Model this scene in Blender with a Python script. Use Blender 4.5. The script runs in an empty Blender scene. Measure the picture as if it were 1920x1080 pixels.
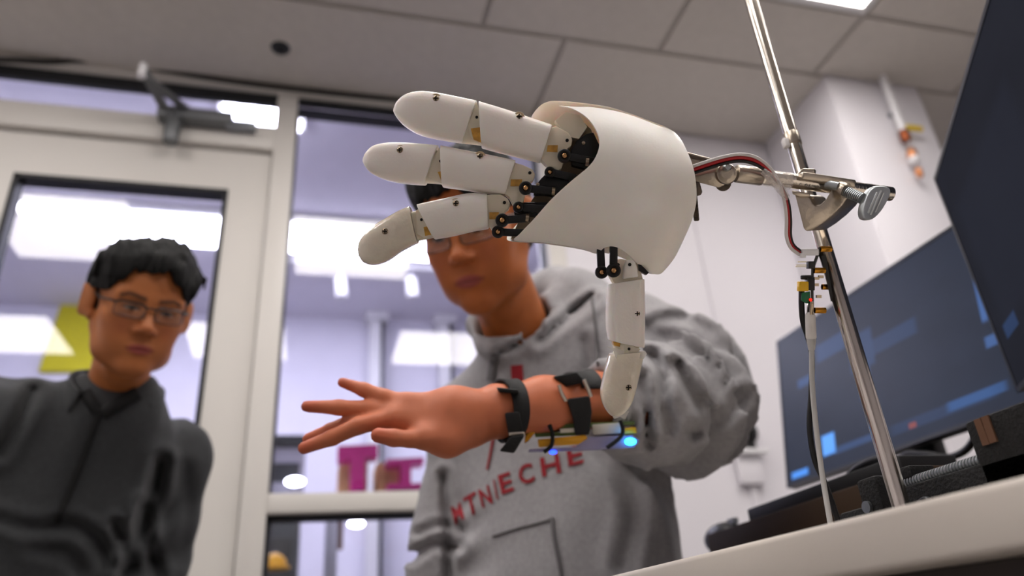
import bpy, bmesh, math, random
import numpy as np
from mathutils import Vector, Matrix
from mathutils.bvhtree import BVHTree
random.seed(4); RNG = np.random.default_rng(7)
SC = bpy.context.scene
COL = SC.collection

# ------------------------------------------------------------------ camera
FPX = 1378.0                       # focal length in pixels of a 1920 wide frame
def unit(v):
    v = np.array(v, float); return v / np.linalg.norm(v)
_Z = unit((-215, 2770, -FPX)); _Y = np.array((-400, -717, -FPX)); _Y = unit(_Y - _Z * (_Y @ _Z)); _X = np.cross(_Y, _Z)
CR = np.array([_X, _Y, _Z]); CAMP = np.array((0, 0, 0.70))
cd = bpy.data.cameras.new('camera'); cam = bpy.data.objects.new('camera', cd); COL.objects.link(cam)
cd.sensor_width = 36; cd.lens = FPX / 1920 * 36; cd.clip_start = 0.02; cd.clip_end = 60
cam.matrix_world = Matrix.Translation(CAMP) @ Matrix(CR.tolist()).to_4x4()
cd.dof.use_dof = True; cd.dof.focus_distance = 0.575; cd.dof.aperture_fstop = 3.6
SC.camera = cam
# ------------------------------------------------------------------ world, exposure
w = bpy.data.worlds.new('world'); SC.world = w; w.use_nodes = True
w.node_tree.nodes['Background'].inputs[0].default_value = (0.75, 0.78, 0.85, 1)
w.node_tree.nodes['Background'].inputs[1].default_value = 0.05
vs = SC.view_settings
vs.view_transform = 'Standard'; vs.look = 'None'; vs.gamma = 1; vs.use_curve_mapping = False
vs.exposure = 0.46
ROOM_LAMP = 9.0; NEXT_LAMP = 13.5

def ray(px, py): return CR @ np.array(((px - 960) / FPX, (540 - py) / FPX, -1.0))
def P(px, py, d): return CAMP + d * ray(px, py)          # point seen at a pixel, at a given depth
def onY(px, py, y): r = ray(px, py); return CAMP + r * (y / r[1])
def onZ(px, py, z): r = ray(px, py); return CAMP + r * ((z - CAMP[2]) / r[2])
def pix(X):
    c = (np.asarray(X, np.float32) - CAMP.astype(np.float32)) @ CR.astype(np.float32); return np.stack([960 - FPX * c[:, 0] / c[:, 2], 540 + FPX * c[:, 1] / c[:, 2]], 1)
CRIGHT, CUP, CBACK = CR[:, 0], CR[:, 1], CR[:, 2]

# ------------------------------------------------------------------ materials
MATS = {}
def srgb(c):
    if isinstance(c, str): c = [int(c[i:i + 2], 16) / 255 for i in (0, 2, 4)]
    return tuple(x / 12.92 if x <= .04045 else ((x + .055) / 1.055) ** 2.4 for x in c) + (1,)
def mat(name, col, rough=.5, metal=0, var=.06, vscale=8, bump=0, bscale=80, emit=0, trans=0, alpha=1, sss=0, coat=0, stretch=None, attr=None, sheen=0, ior=1.45):
    m = bpy.data.materials.new(name); m.use_nodes = True; MATS[name] = m
    nt = m.node_tree; N = nt.nodes; L = nt.links; b = N['Principled BSDF']
    c = srgb(col)
    tc = N.new('ShaderNodeTexCoord'); mp = N.new('ShaderNodeMapping'); L.new(tc.outputs['Object'], mp.inputs[0])
    if stretch: mp.inputs['Scale'].default_value = stretch
    nz = N.new('ShaderNodeTexNoise'); nz.inputs['Scale'].default_value = vscale; nz.inputs['Detail'].default_value = 4
    L.new(mp.outputs[0], nz.inputs[0])
    mx = N.new('ShaderNodeMix'); mx.data_type = 'RGBA'; mx.blend_type = 'MULTIPLY'; mx.inputs[0].default_value = 1
    rp = N.new('ShaderNodeValToRGB'); rp.color_ramp.elements[0].position = .3; rp.color_ramp.elements[1].position = .7
    lo, hi = 1 - var, 1 + var
    rp.color_ramp.elements[0].color = (lo, lo, lo, 1); rp.color_ramp.elements[1].color = (hi, hi, hi, 1)
    L.new(nz.outputs[0], rp.inputs[0]); L.new(rp.outputs[0], mx.inputs[7])
    if attr:
        at = N.new('ShaderNodeAttribute'); at.attribute_name = attr; L.new(at.outputs['Color'], mx.inputs[6])
    else: mx.inputs[6].default_value = c
    L.new(mx.outputs[2], b.inputs['Base Color'])
    b.inputs['Roughness'].default_value = rough; b.inputs['Metallic'].default_value = metal
    b.inputs['IOR'].default_value = ior
    b.inputs['Transmission Weight'].default_value = trans; b.inputs['Alpha'].default_value = alpha
    b.inputs['Coat Weight'].default_value = coat; b.inputs['Sheen Weight'].default_value = sheen
    if sss:
        b.inputs['Subsurface Weight'].default_value = sss; b.inputs['Subsurface Radius'].default_value = (1, .45, .25); b.inputs['Subsurface Scale'].default_value = .006
    if emit:
        b.inputs['Emission Color'].default_value = c; b.inputs['Emission Strength'].default_value = emit
    if bump:
        n2 = N.new('ShaderNodeTexNoise'); n2.inputs['Scale'].default_value = bscale; n2.inputs['Detail'].default_value = 3
        L.new(mp.outputs[0], n2.inputs[0])
        bp = N.new('ShaderNodeBump'); bp.inputs['Strength'].default_value = bump; bp.inputs['Distance'].default_value = .002
        L.new(n2.outputs[0], bp.inputs['Height']); L.new(bp.outputs[0], b.inputs['Normal'])
    return m
mat('wall_paint', 'e4e1e6', .7, var=.02, vscale=2, bump=.15, bscale=120)
mat('ceiling_tile', 'c9c3bb', .9, var=.03, vscale=30, bump=.35, bscale=160)
mat('ceiling_bar', 'a8a29b', .6, var=.02)
mat('floor_vinyl', '8d8881', .5, var=.12, vscale=6)
mat('frame_paint', 'd6d2cc', .45, var=.02, vscale=3)
mat('gasket', '15171a', .6)
mat('lamp_room', 'fff9f5', .5, emit=ROOM_LAMP, var=.01)
mat('lamp_next', 'efecff', .5, emit=NEXT_LAMP, var=.01)
mat('lamp_frame', 'e8e8e8', .4, var=.01)
mat('next_wall', 'eceaf6', .7, var=.02)
mat('next_ceiling', 'e2dfea', .8, var=.03)
mat('steel_grey', '8b8f95', .35, .6, var=.05)
mat('dark_metal', '3b3d40', .4, .7, var=.08)
mat('closer_metal', '707274', .45, .5, var=.08)
mat('black_plastic', '121213', .42, var=.1, vscale=40)
mat('white_plastic', 'e9e8ea', .35, var=.02)
mat('cable_dark', '2a2724', .6)
# clear glass: mixes a sharp reflection with a clear view by Fresnel
def glass_mat(name, tint=(.96, .97, 1, 1)):
    m = bpy.data.materials.new(name); m.use_nodes = True; nt = m.node_tree; N = nt.nodes; L = nt.links; N.clear()
    o = N.new('ShaderNodeOutputMaterial'); mx = N.new('ShaderNodeMixShader'); lw = N.new('ShaderNodeLayerWeight'); lw.inputs[0].default_value = .5      # Schlick reflectance, the same from both sides of the pane
    pw = N.new('ShaderNodeMath'); pw.operation = 'POWER'; pw.inputs[1].default_value = 5; L.new(lw.outputs['Facing'], pw.inputs[0])
    fr = N.new('ShaderNodeMath'); fr.operation = 'MULTIPLY_ADD'; fr.inputs[1].default_value = .96; fr.inputs[2].default_value = .04; L.new(pw.outputs[0], fr.inputs[0])
    t = N.new('ShaderNodeBsdfTransparent'); t.inputs[0].default_value = tint
    g = N.new('ShaderNodeBsdfGlossy'); g.inputs['Roughness'].default_value = .01
    L.new(fr.outputs[0], mx.inputs[0]); L.new(t.outputs[0], mx.inputs[1]); L.new(g.outputs[0], mx.inputs[2]); L.new(mx.outputs[0], o.inputs[0])
    MATS[name] = m
glass_mat('pane_glass')

# ------------------------------------------------------------------ mesh helpers
def link(name, me, mats, parent=None):
    o = bpy.data.objects.new(name, me); COL.objects.link(o)
    if mats and not me.materials:
        for mm in (mats if isinstance(mats, (list, tuple)) else [mats]): me.materials.append(MATS[mm])
    if parent is not None: o.parent = parent
    return o
def rootloc(o):
    v = np.zeros(3)
    while o is not None: v += np.array(o.location); o = o.parent
    return v
def tag(o, label=None, cat=None, group=None, kind=None):
    if label: o['label'] = label
    if cat: o['category'] = cat
    if group: o['group'] = group
    if kind: o['kind'] = kind
    return o
def empty(name, loc, label=None, cat=None, group=None, kind=None):
    o = bpy.data.objects.new(name, None); COL.objects.link(o); o.location = tuple(loc); o.empty_display_size = .05
    return tag(o, label, cat, group, kind)
def frame_of(d, up=(0, 0, 1)):
    d = unit(d); u = np.array(up, float)
    if abs(d @ unit(u)) > .98: u = np.array((1., 0, 0))
    x = unit(np.cross(u, d)); y = np.cross(d, x)
    return x, y, d
class MB:
    def __init__(s): s.v = []; s.f = []; s.sm = []
    def add(s, V, F, smooth=False):
        k = len(s.v); s.v += [tuple(map(float, p)) for p in V]
        s.f += [tuple(i + k for i in f) for f in F]; s.sm += [smooth] * len(F); return s
    def box(s, lo, hi, M=None):
        lo = np.array(lo, float); hi = np.array(hi, float)
        V = [(x, y, z) for x in (lo[0], hi[0]) for y in (lo[1], hi[1]) for z in (lo[2], hi[2])]
        if M is not None: V = [M[0] + M[1] * p[0] + M[2] * p[1] + M[3] * p[2] for p in V]
        F = [(0, 1, 3, 2), (4, 6, 7, 5), (0, 4, 5, 1), (2, 3, 7, 6), (0, 2, 6, 4), (1, 5, 7, 3)]
        return s.add(V, F)
    def obox(s, c, ax, half):            # oriented box: centre, three axes, half sizes
        c = np.array(c, float); return s.box(-np.array(half), half, (c, *[np.array(a) for a in ax]))
    def cyl(s, a, b, r, r2=None, n=20, caps=True, smooth=True, up=(0, 0, 1)):
        a = np.array(a, float); b = np.array(b, float); r2 = r if r2 is None else r2
        x, y, d = frame_of(b - a, up); V = []
        for c, rr in ((a, r), (b, r2)):
            for i in range(n):
                t = 2 * math.pi * i / n; V.append(c + rr * (math.cos(t) * x + math.sin(t) * y))
        s.add(V, [(i, (i + 1) % n, n + (i + 1) % n, n + i) for i in range(n)], smooth)
        if caps:
            k = len(s.v) - 2 * n
            s.f += [tuple(k + i for i in range(n - 1, -1, -1)), tuple(k + n + i for i in range(n))]; s.sm += [False, False]
        return s
    def tube(s, pts, r, n=10, caps=True, close=False):
        pts = [np.array(p, float) for p in pts]; m = len(pts); V = []; rs = r if isinstance(r, (list, tuple, np.ndarray)) else [r] * m
        px = None
        for i in range(m):
            d = (pts[(i + 1) % m] - pts[i - 1]) if close else (pts[min(i + 1, m - 1)] - pts[max(i - 1, 0)])
            d = unit(d)
            if px is None: x, y, _ = frame_of(d)
            else: x = unit(px - d * (px @ d)); y = np.cross(d, x)
            px = x
            for k in range(n):
                t = 2 * math.pi * k / n; V.append(pts[i] + rs[i] * (math.cos(t) * x + math.sin(t) * y))
        F = []
        for i in range(m if close else m - 1):
            j = (i + 1) % m
            F += [(i * n + k, i * n + (k + 1) % n, j * n + (k + 1) % n, j * n + k) for k in range(n)]
        s.add(V, F, True)
        if caps and not close:
            k = len(s.v) - m * n
            s.f += [tuple(k + i for i in range(n - 1, -1, -1)), tuple(k + (m - 1) * n + i for i in range(n))]; s.sm += [False, False]
        return s
    def lathe(s, a, d, prof, n=24, smooth=True, ref=(0, 0, 1)):    # profile (height, radius) about axis d through a
        a = np.array(a, float); x, y, d = frame_of(d, ref); V = []
        for h, r in prof:
            for k in range(n):
                t = 2 * math.pi * k / n; V.append(a + d * h + r * (math.cos(t) * x + math.sin(t) * y))
        F = []
        for i in range(len(prof) - 1): F += [(i * n + k, i * n + (k + 1) % n, (i + 1) * n + (k + 1) % n, (i + 1) * n + k) for k in range(n)]
        s.add(V, F, smooth)
        k0 = len(s.v) - len(prof) * n
        s.f += [tuple(k0 + i for i in range(n - 1, -1, -1)), tuple(k0 + (len(prof) - 1) * n + i for i in range(n))]; s.sm += [False] * 2
        return s
    def sphere(s, c, r, n=16, sc=None):
        c = np.array(c, float); pr = []; m = n // 2; V = []
        sc = np.array(sc if sc is not None else (1, 1, 1), float)
        for i in range(1, m):
            th = math.pi * i / m
            for k in range(n):
                t = 2 * math.pi * k / n; V.append(c + r * sc * np.array((math.sin(th) * math.cos(t), math.sin(th) * math.sin(t), math.cos(th))))
        F = []
        for i in range(m - 2): F += [(i * n + k, (i + 1) * n + k, (i + 1) * n + (k + 1) % n, i * n + (k + 1) % n) for k in range(n)]
        top = len(V); V.append(c + r * sc * np.array((0, 0, 1))); V.append(c - r * sc * np.array((0, 0, 1)))
        F += [(top, k, (k + 1) % n) for k in range(n)] + [(top + 1, (m - 2) * n + (k + 1) % n, (m - 2) * n + k) for k in range(n)]
        return s.add(V, F, True)
    def prism(s, poly, M, t0, t1, smooth=False):      # polygon in plane (M[1],M[2]) extruded along M[3] between t0 and t1
        o, x, y, z = [np.array(q, float) for q in M]; n = len(poly)
        V = [o + x * p[0] + y * p[1] + z * t0 for p in poly] + [o + x * p[0] + y * p[1] + z * t1 for p in poly]
        s.add(V, [tuple(range(n - 1, -1, -1)), tuple(range(n, 2 * n))])
        k = len(s.v) - 2 * n
        for i in range(n): s.f.append((k + i, k + (i + 1) % n, k + n + (i + 1) % n, k + n + i)); s.sm.append(smooth)
        return s
    def build(s, name, m, parent=None, bevel=0, at=None, seg=2, angle=35):
        V = np.array(s.v, float)
        base = rootloc(parent) if parent is not None else np.zeros(3)
        loc = np.zeros(3)
        if parent is None:
            loc = np.array(at, float) if at is not None else np.array(((V[:, 0].min() + V[:, 0].max()) / 2, (V[:, 1].min() + V[:, 1].max()) / 2, V[:, 2].min()))
            base = loc
        me = bpy.data.meshes.new(name); me.from_pydata((V - base).tolist(), [], s.f)
        bm = bmesh.new(); bm.from_mesh(me); bmesh.ops.recalc_face_normals(bm, faces=bm.faces); 
        if bevel:
            es = [e for e in bm.edges if len(e.link_faces) == 2 and e.calc_face_angle(0) > math.radians(angle)]
            bmesh.ops.bevel(bm, geom=es, offset=bevel, segments=seg, profile=.5, affect='EDGES', clamp_overlap=True)
        bm.to_mesh(me); bm.free()
        if bevel:
            me.polygons.foreach_set('use_smooth', [True] * len(me.polygons))
            me.set_sharp_from_angle(angle=math.radians(40))
        else:
            me.polygons.foreach_set('use_smooth', s.sm)
            if any(s.sm) and not all(s.sm): me.set_sharp_from_angle(angle=math.radians(50))
        o = link(name, me, m, parent); o.location = tuple(loc) if parent is None else (0, 0, 0)
        return o
AXES = (np.array((1., 0, 0)), np.array((0, 1., 0)), np.array((0, 0, 1.)))
def B(lo, hi): return MB().box(lo, hi)
def smooth_path(pts, k=8):
    pts = [np.array(p, float) for p in pts]; q = [2 * pts[0] - pts[1]] + pts + [2 * pts[-1] - pts[-2]]; out = []
    for i in range(1, len(q) - 2):
        for j in range(k):
            t = j / k; a, b, c, d = q[i - 1], q[i], q[i + 1], q[i + 2]
            out.append(.5 * (2 * b + (c - a) * t + (2 * a - 5 * b + 4 * c - d) * t * t + (3 * b - a - 3 * c + d) * t ** 3))
    out.append(pts[-1]); return out
# ================================================================== the room
WY = 2.03; CZ = 2.46; XL, XR, YB = -2.55, 3.05, -2.84
def struct(name, mb, m, **k): return tag(mb.build(name, m, **k), kind='structure')
struct('floor', B((XL - .1, YB - .1, -.1), (XR + .1, 5.2, 0)), 'floor_vinyl')
WINL, WINR = -.10, .735; DOORR = -.165; DOORL = -1.14
ceiling = struct('ceiling', B((XL - .1, YB - .1, CZ + .006), (XR + .1, WY + .05, CZ + .12)), 'ceiling_bar')
xs = [.453 + .6 * k for k in range(-5, 5)]; ys = [1.36 - .6 * k for k in range(0, 8)]
xs = [XL] + [x for x in xs if XL + .05 < x < XR - .05] + [XR]
rows = [(1.633, WY - .002), (1.36, 1.633)] + [(ys[i + 1], ys[i]) for i in range(6)] + [(YB, ys[6])]
LIGHTS = set()
for r, cxs in ((2, (1.35, .15, -1.05)), (4, (-1.65, -.45, .75, 1.95))):
    for c in cxs: LIGHTS.add((r, round(c, 2)))
def tile(x0, x1, y0, y1):
    g = .009
    MB().box((x0 + g, y0 + g, CZ), (x1 - g, y1 - g, CZ + .0055)).build('ceiling_tile', 'ceiling_tile', ceiling)
nl = 0
ROWN = {2: 'the row nearest the glass door', 4: 'the row above the camera', 6: 'the row behind the camera'}
ORD = ['first', 'second', 'third', 'fourth']; cnt = {}
for r, (y0, y1) in enumerate(rows):
    if r == 0:
        for x0, x1 in ((XL, .725), (.725, XR)): tile(x0, x1, y0, y1)
        continue
    for x0, x1 in zip(xs[:-1], xs[1:]):
        c = round((x0 + x1) / 2, 2)
        if (r, c) in LIGHTS:
            cnt[r] = cnt.get(r, 0) + 1
            t = empty('ceiling_light', ((x0 + x1) / 2, (y0 + y1) / 2, CZ - .004),
                      'square flush ceiling light panel, %s from the left in %s' % (ORD[cnt[r] - 1], ROWN[r]), 'ceiling light', 'flush ceiling light panels')
            if r == 2 and c == 1.35: t['label'] = 'lit square ceiling panel at the top edge beside the stand rod'
            f = MB()
            for a, b in (((x0 + .005, y0 + .005), (x0 + .03, y1 - .005)), ((x1 - .03, y0 + .005), (x1 - .005, y1 - .005)), ((x0 + .03, y0 + .005), (x1 - .03, y0 + .03)), ((x0 + .03, y1 - .03), (x1 - .03, y1 - .005))):
                f.box((*a, CZ - .004), (*b, CZ + .0055))
            f.build('frame', 'lamp_frame', t)
            MB().box((x0 + .03, y0 + .03, CZ - .001), (x1 - .03, y1 - .03, CZ + .005)).build('diffuser', 'lamp_room', t)
        else: tile(x0, x1, y0, y1)
# walls
T = .12
struct('wall_left', B((XL - .1, YB - .1, 0), (XL, WY, CZ + .03)), 'wall_paint')
struct('wall_right', B((XR, YB - .1, 0), (XR + .1, WY + T, CZ + .03)), 'wall_paint')
struct('wall_behind', B((XL, YB - .1, 0), (XR, YB, CZ + .03)), 'wall_paint')
wb = MB()
wb.box((XL, WY, 0), (DOORL - .06, WY + T, CZ + .005)); wb.box((WINR + .05, WY, 0), (XR, WY + T, CZ + .005))
wb.box((WINL, WY, 0), (WINR + .05, WY + T, .25)); wb.box((DOORL - .06, WY, 2.44), (WINR + .05, WY + .048, CZ + .03))
struct('wall_front', wb, 'wall_paint')
struct('trim_1', B((1.70, 1.63, 0), (2.10, WY, CZ + .03)), 'wall_paint', bevel=.012)   # boxed-in column
# glazed screen beside the door: posts and rails
def post(n, x0, x1, z0, z1, y0=WY - .012, y1=WY + .1): return struct(n, B((x0, y0, z0), (x1, y1, z1)), 'frame_paint', bevel=.003)
post('trim_2', DOORR, WINL, 0, 2.43); post('trim_3', WINR, WINR + .06, 0, 2.43); post('trim_4', DOORL - .06, DOORL, 0, 2.43)
post('trim_5', DOORL, DOORR, 2.20, 2.29); 
struct('trim_6', B((DOORL, WY + .0, 2.39), (DOORR, WY + .02, 2.43)), 'gasket'); struct('trim_7', B((WINL, WY + .0, 2.408), (WINR, WY + .02, 2.43)), 'gasket')
post('trim_8', WINL, WINR, 1.062, 1.112)
struct('trim_9', B((DOORL - .06, WY - .014, 2.43), (WINR + .06, WY + .03, 2.458)), 'frame_paint')
def pane(x0, x1, z0, z1, name, parent=None, y=WY + .045):
    o = MB().box((x0, y, z0), (x1, y + .006, z1)).build(name, 'pane_glass', parent)
    return o
def gasket(x0, x1, z0, z1, parent, wdt=.01, y0=WY + .02, y1=WY + .07):
    g = MB()
    for a, b in (((x0, z0), (x0 + wdt, z1)), ((x1 - wdt, z0), (x1, z1)), ((x0, z0), (x1, z0 + wdt)), ((x0, z1 - wdt), (x1, z1))): g.box((a[0], y0, a[1]), (b[0], y1, b[1]))
    return g.build('gasket', 'gasket', parent)
w1 = empty('window_1', ((WINL + WINR) / 2, WY, .25), kind='structure')
pane(WINL, WINR, 1.112, 2.405, 'pane', w1); pane(WINL, WINR, .25, 1.062, 'pane', w1); gasket(WINL, WINR, .25, 1.062, w1, .012); gasket(WINL, WINR, 1.112, 2.405, w1, .006)
w2 = empty('window_2', ((DOORL + DOORR) / 2, WY, 2.29), kind='structure')
pane(DOORL, DOORR, 2.29, 2.43, 'pane', w2)
d1 = empty('door_1', ((DOORL + DOORR) / 2, WY, .01), kind='structure')
GL, GR, GT = -.872, -.287, 2.048
dl = MB(); y0, y1 = WY + .015, WY + .06
dl.box((DOORL + .003, y0, .01), (GL, y1, 2.193)); dl.box((GR, y0, .01), (DOORR - .004, y1, 2.193)); dl.box((GL, y0, GT), (GR, y1, 2.193)); dl.box((GL, y0, .01), (GR, y1, .3))
dl.build('door_leaf', 'frame_paint', d1); pane(GL, GR, .3, GT, 'pane', d1, WY + .035); gasket(GL, GR, .3, GT, d1, .014, WY + .012, WY + .064)
# door closer on the frame above the door
dc = empty('door_closer', (-.46, WY, 2.15), 'grey metal door closer with folded arm above the glass door', 'door closer')
MB().box((-.51, WY - .065, 2.252), (-.29, WY - .013, 2.292)).build('body', 'closer_metal', dc, bevel=.006)
MB().box((-.31, WY - .05, 2.248), (-.22, WY - .013, 2.272)).build('mounting_plate', 'steel_grey', dc, bevel=.003)
MB().cyl((-.462, WY - .04, 2.165), (-.462, WY - .04, 2.262), .022, .026).build('spindle', 'closer_metal', dc, bevel=.004)
kn = onY(268, 130, WY - .2)
def bar(a, b, hw, ht):
    a = np.array(a); b = np.array(b); x = unit(b - a); y = unit(np.cross((0, 0, 1), x)); return MB().obox((a + b) / 2, (x, y, np.cross(x, y)), (np.linalg.norm(b - a) / 2, hw, ht))
bar(kn, (-.475, WY - .04, 2.262), .014, .007).build('arm', 'closer_metal', dc, bevel=.002)
bar(kn - np.array((0, 0, .016)), (-.40, WY - .02, 2.285), .012, .006).build('arm', 'closer_metal', dc, bevel=.002)
MB().lathe(kn - np.array((0, 0, .03)), (0, 0, 1), ((0, .006), (.004, .012), (.045, .012), (.05, .008)), 16).build('arm_knuckle', 'white_plastic', dc)
# cable along the top of the wall
cp = [onY(x, y, WY - .02) for x, y in ((-150, 112), (0, 112), (90, 116), (150, 113), (215, 117), (300, 130), (420, 150), (560, 168), (740, 186), (900, 196), (1060, 205))]
tag(MB().tube(smooth_path(cp), .009, 8).build('wall_cable', 'cable_dark'), 'dark cable running wavily along the ceiling edge above the door', 'cable')
# round sprinkler rosette in the ceiling
sp = empty('sprinkler_head', (*onZ(526, 90, CZ)[:2], CZ - .012), 'small dark round sprinkler head in the ceiling', 'sprinkler')
c = onZ(526, 90, CZ)
MB().lathe((c[0], c[1], CZ), (0, 0, -1), ((0, .03), (.004, .028), (.006, .02), (.006, .001)), 24).build('rosette', 'dark_metal', sp)
MB().lathe((c[0], c[1], CZ - .004), (0, 0, -1), ((0, .012), (.008, .012), (.012, .006)), 16).build('nozzle', 'gasket', sp)
# conduit, pipe with valve, wall box
cx = onY(1300, 400, WY)[0]
tag(MB().box((cx - .008, WY - .012, .9), (cx + .008, WY - .0005, CZ - .002)).build('wall_conduit', 'wall_paint'), 'thin white surface conduit running down the wall behind the stand', 'conduit')
mat('copper', '8a4a2c', .35, .8); mat('copper_pale', 'c8875c', .4, .6); mat('brass_yellow', 'd8b800', .4)
px_, pz = onY(1668, 180, 1.60)[0], 1.60
vp = empty('valve_pipe', (px_, pz, 2.05), 'white pipe with copper valve and yellow handle on the boxed column', 'pipe')
def zat(py, px=1690): return onY(px, py, 1.60)[2]
MB().cyl((px_, pz, zat(248)), (px_, pz, CZ), .013).build('pipe', 'white_plastic', vp)
MB().lathe((px_, pz, zat(262)), (0, 0, 1), ((0, .015), (.02, .018), (.04, .015)), 16).build('collar', 'copper', vp)
MB().lathe((px_, pz, zat(300)), (0, 0, 1), ((0, .012), (.01, .017), (.035, .017), (.05, .012)), 16).build('valve_body', 'copper_pale', vp)
MB().sphere((px_, pz, zat(297)), .019).build('valve_ball', 'white_plastic', vp)
MB().lathe((px_, pz, zat(328)), (0, 0, 1), ((0, .008), (.012, .012), (.03, .012)), 16).build('outlet', 'copper_pale', vp)
tg = onY(1732, 243, 1.60)
MB().box((px_ + .008, pz - .008, tg[2] - .012), (px_ + .085, pz + .004, tg[2] + .008)).build('handle', 'brass_yellow', vp, bevel=.003)
MB().box((px_ - .008, pz, 2.30), (px_ + .008, 1.629, 2.31)).build('pipe_clip', 'steel_grey', vp)
bx = onY(1395, 850, WY)
wbx = empty('wall_holder', (bx[0], WY, bx[2] - .1), 'small white wall bracket holding a black knob beyond the hoodie sleeve', 'wall bracket')
MB().box((bx[0] - .05, WY - .05, bx[2] - .012), (bx[0] + .06, WY - .0005, bx[2] + .004)).build('shelf', 'white_plastic', wbx, bevel=.003)
MB().box((bx[0] - .045, WY - .03, bx[2] - .10), (bx[0] + .04, WY - .0005, bx[2] - .012)).build('back_plate', 'wall_paint', wbx, bevel=.006)
kb = onY(1403, 810, WY - .03)
MB().lathe((kb[0], kb[1], bx[2] + .004), (0, 0, 1), ((0, .018), (.02, .014), (.035, .026), (.055, .03), (.075, .024), (.085, .008)), 20).build('knob', 'black_plastic', wbx)
# ================================================================== the room beyond the glass
NY, NC = 4.95, 2.94
struct('wall_beyond', B((-4, NY, 0), (3.2, NY + .1, NC)), 'next_wall')
struct('wall_beyond_left', B((-4.1, WY + T, 0), (-4, NY, NC)), 'next_wall'); struct('wall_beyond_right', B((3.05, WY + T, 0), (3.15, NY, NC)), 'next_wall')
struct('ceiling_beyond', B((-4.1, WY + .05, NC), (3.2, NY + .1, NC + .08)), 'next_ceiling')
struct('wall_beyond_header', B((-4, WY + .051, CZ + .05), (3.05, WY + .09, NC)), 'next_wall')
def lamp(name, lo, hi, label, group=None):
    t = empty(name, ((lo[0] + hi[0]) / 2, (lo[1] + hi[1]) / 2, lo[2]), label, 'ceiling light', group)
    MB().box((lo[0] - .02, lo[1] - .02, lo[2] + .02), (hi[0] + .02, hi[1] + .02, hi[2])).build('housing', 'lamp_frame', t)
    MB().box(lo, (hi[0], hi[1], lo[2] + .0195)).build('diffuser', 'lamp_next', t); return t
ly = onZ(200, 425, NC - .06)[1]
a = onZ(35, 425, NC - .06); 
lamp('linear_light', (a[0] + .05, ly - .14, NC - .06), (-.42, ly + .16, NC - .001), 'long bright linear ceiling light seen through the glass door', 'linear lights beyond the glass')
lamp('linear_light', (-.36, ly - .14, NC - .06), (1.1, ly + .16, NC - .001), 'long bright linear ceiling light seen through the side window behind the robot fingers', 'linear lights beyond the glass')
lamp('linear_light', (-.44, 2.67, NC - .06), (-.12, 2.79, NC - .001), 'short bright ceiling light just beyond the transom', 'linear lights beyond the glass')
lamp('linear_light', (-3.2, 2.95, NC - .07), (-.4, 3.07, NC - .001), 'added light strip beyond the door, unseen behind its top rail', 'linear lights beyond the glass')  # unseen lamp added to brighten the ceiling behind the transom
# spot heads on a track
for i, (x, y) in enumerate(((637, 540), (770, 540))):
    c = onY(x, y, 4.1)
    t = empty('track_spot', c, ['white cylindrical track spotlight nearer the door beyond the window', 'white cylindrical track spotlight beside the seated man\'s chin beyond the window'][i], 'spotlight', 'track spotlights beyond the window')
    MB().lathe(c + np.array((0, 0, .07)), (0.1, 0, -1), ((0, .03), (.004, .036), (.13, .036), (.135, .03)), 18).build('barrel', 'white_plastic', t)
    MB().cyl(c + np.array((0, 0, .06)), (c[0], c[1], NC), .008).build('stem', 'white_plastic', t)
tr = onY(700, 505, 4.1)
tag(MB().box((-.6, 4.085, NC - .03), (1.6, 4.115, NC - .0005)).build('light_track', 'white_plastic'), 'white ceiling track carrying two spotlights beyond the window', 'track')
# grey service columns in front of the far wall
for i, (x, wd) in enumerate(((706, .05), (835, .05))):
    c = onY(x, 650, NY - .1)
    t = empty('service_column', (c[0], NY - .1, 0), ['grey service column beyond the window behind the raised little finger', 'grey service column beyond the window beside the hoodie shoulder'][i], 'column', 'service columns beyond the window')
    MB().box((c[0] - wd, NY - .13, 0), (c[0] + wd * .5, NY - .03, NC - .06)).build('post', 'white_plastic', t)
    MB().box((c[0] + wd * .5, NY - .12, 0), (c[0] + wd, NY - .03, NC - .06)).build('side_channel', 'dark_metal', t)
    MB().box((c[0] - wd - .03, NY - .15, NC - .06), (c[0] + wd + .03, NY - .02, NC)).build('cap', 'white_plastic', t)
# yellow board behind the door
mat('yellow_board', 'd6cc10', .6, var=.04)
q = [onY(x, y, NY - .04) for x, y in ((122, 548), (235, 548), (235, 695), (72, 695))]
yb = empty('yellow_board', (q[0][0], NY - .03, q[3][2]), 'bright yellow board on the far wall behind the glass door beside the left man', 'board')
MB().prism([(p[0], p[2]) for p in q], ((0, NY - .04, 0), (1, 0, 0), (0, 0, 1), (0, 1, 0)), 0, .0395).build('panel', 'yellow_board', yb)
MB().box((q[0][0] + .02, NY - .046, q[0][2] - .05), (q[1][0] - .02, NY - .0405, q[0][2] - .03)).build('top_rail', 'steel_grey', yb)
# magenta profiles, boxes and the bench they stand on
mat('magenta', 'c4127f', .5, var=.05); mat('cardboard', 'b98f63', .8, var=.1, vscale=30, bump=.2); mat('bench_grey', '9b9aa6', .5)
BY = 3.05
bz = onY(700, 922, BY)[2]
bench = empty('storage_bench', (.35, BY + .2, 0), 'pale storage bench standing beyond the window', 'bench')
MB().box((.06, BY - .002, bz - .03), (.85, BY + .45, bz)).build('top', 'next_wall', bench, bevel=.004)
for x in (.08, .8): MB().box((x, BY + .01, 0), (x + .04, BY + .42, bz - .03)).build('side_panel', 'bench_grey', bench)
MB().box((.12, BY + .1, .35), (.8, BY + .4, .37)).build('shelf', 'next_wall', bench)
def pixpoly(pts, y): return [(lambda p: (p[0], p[2]))(onY(a, b, y)) for a, b in pts]
MX = lambda y: ((0, y, 0), (1, 0, 0), (0, 0, 1), (0, 1, 0))
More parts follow.
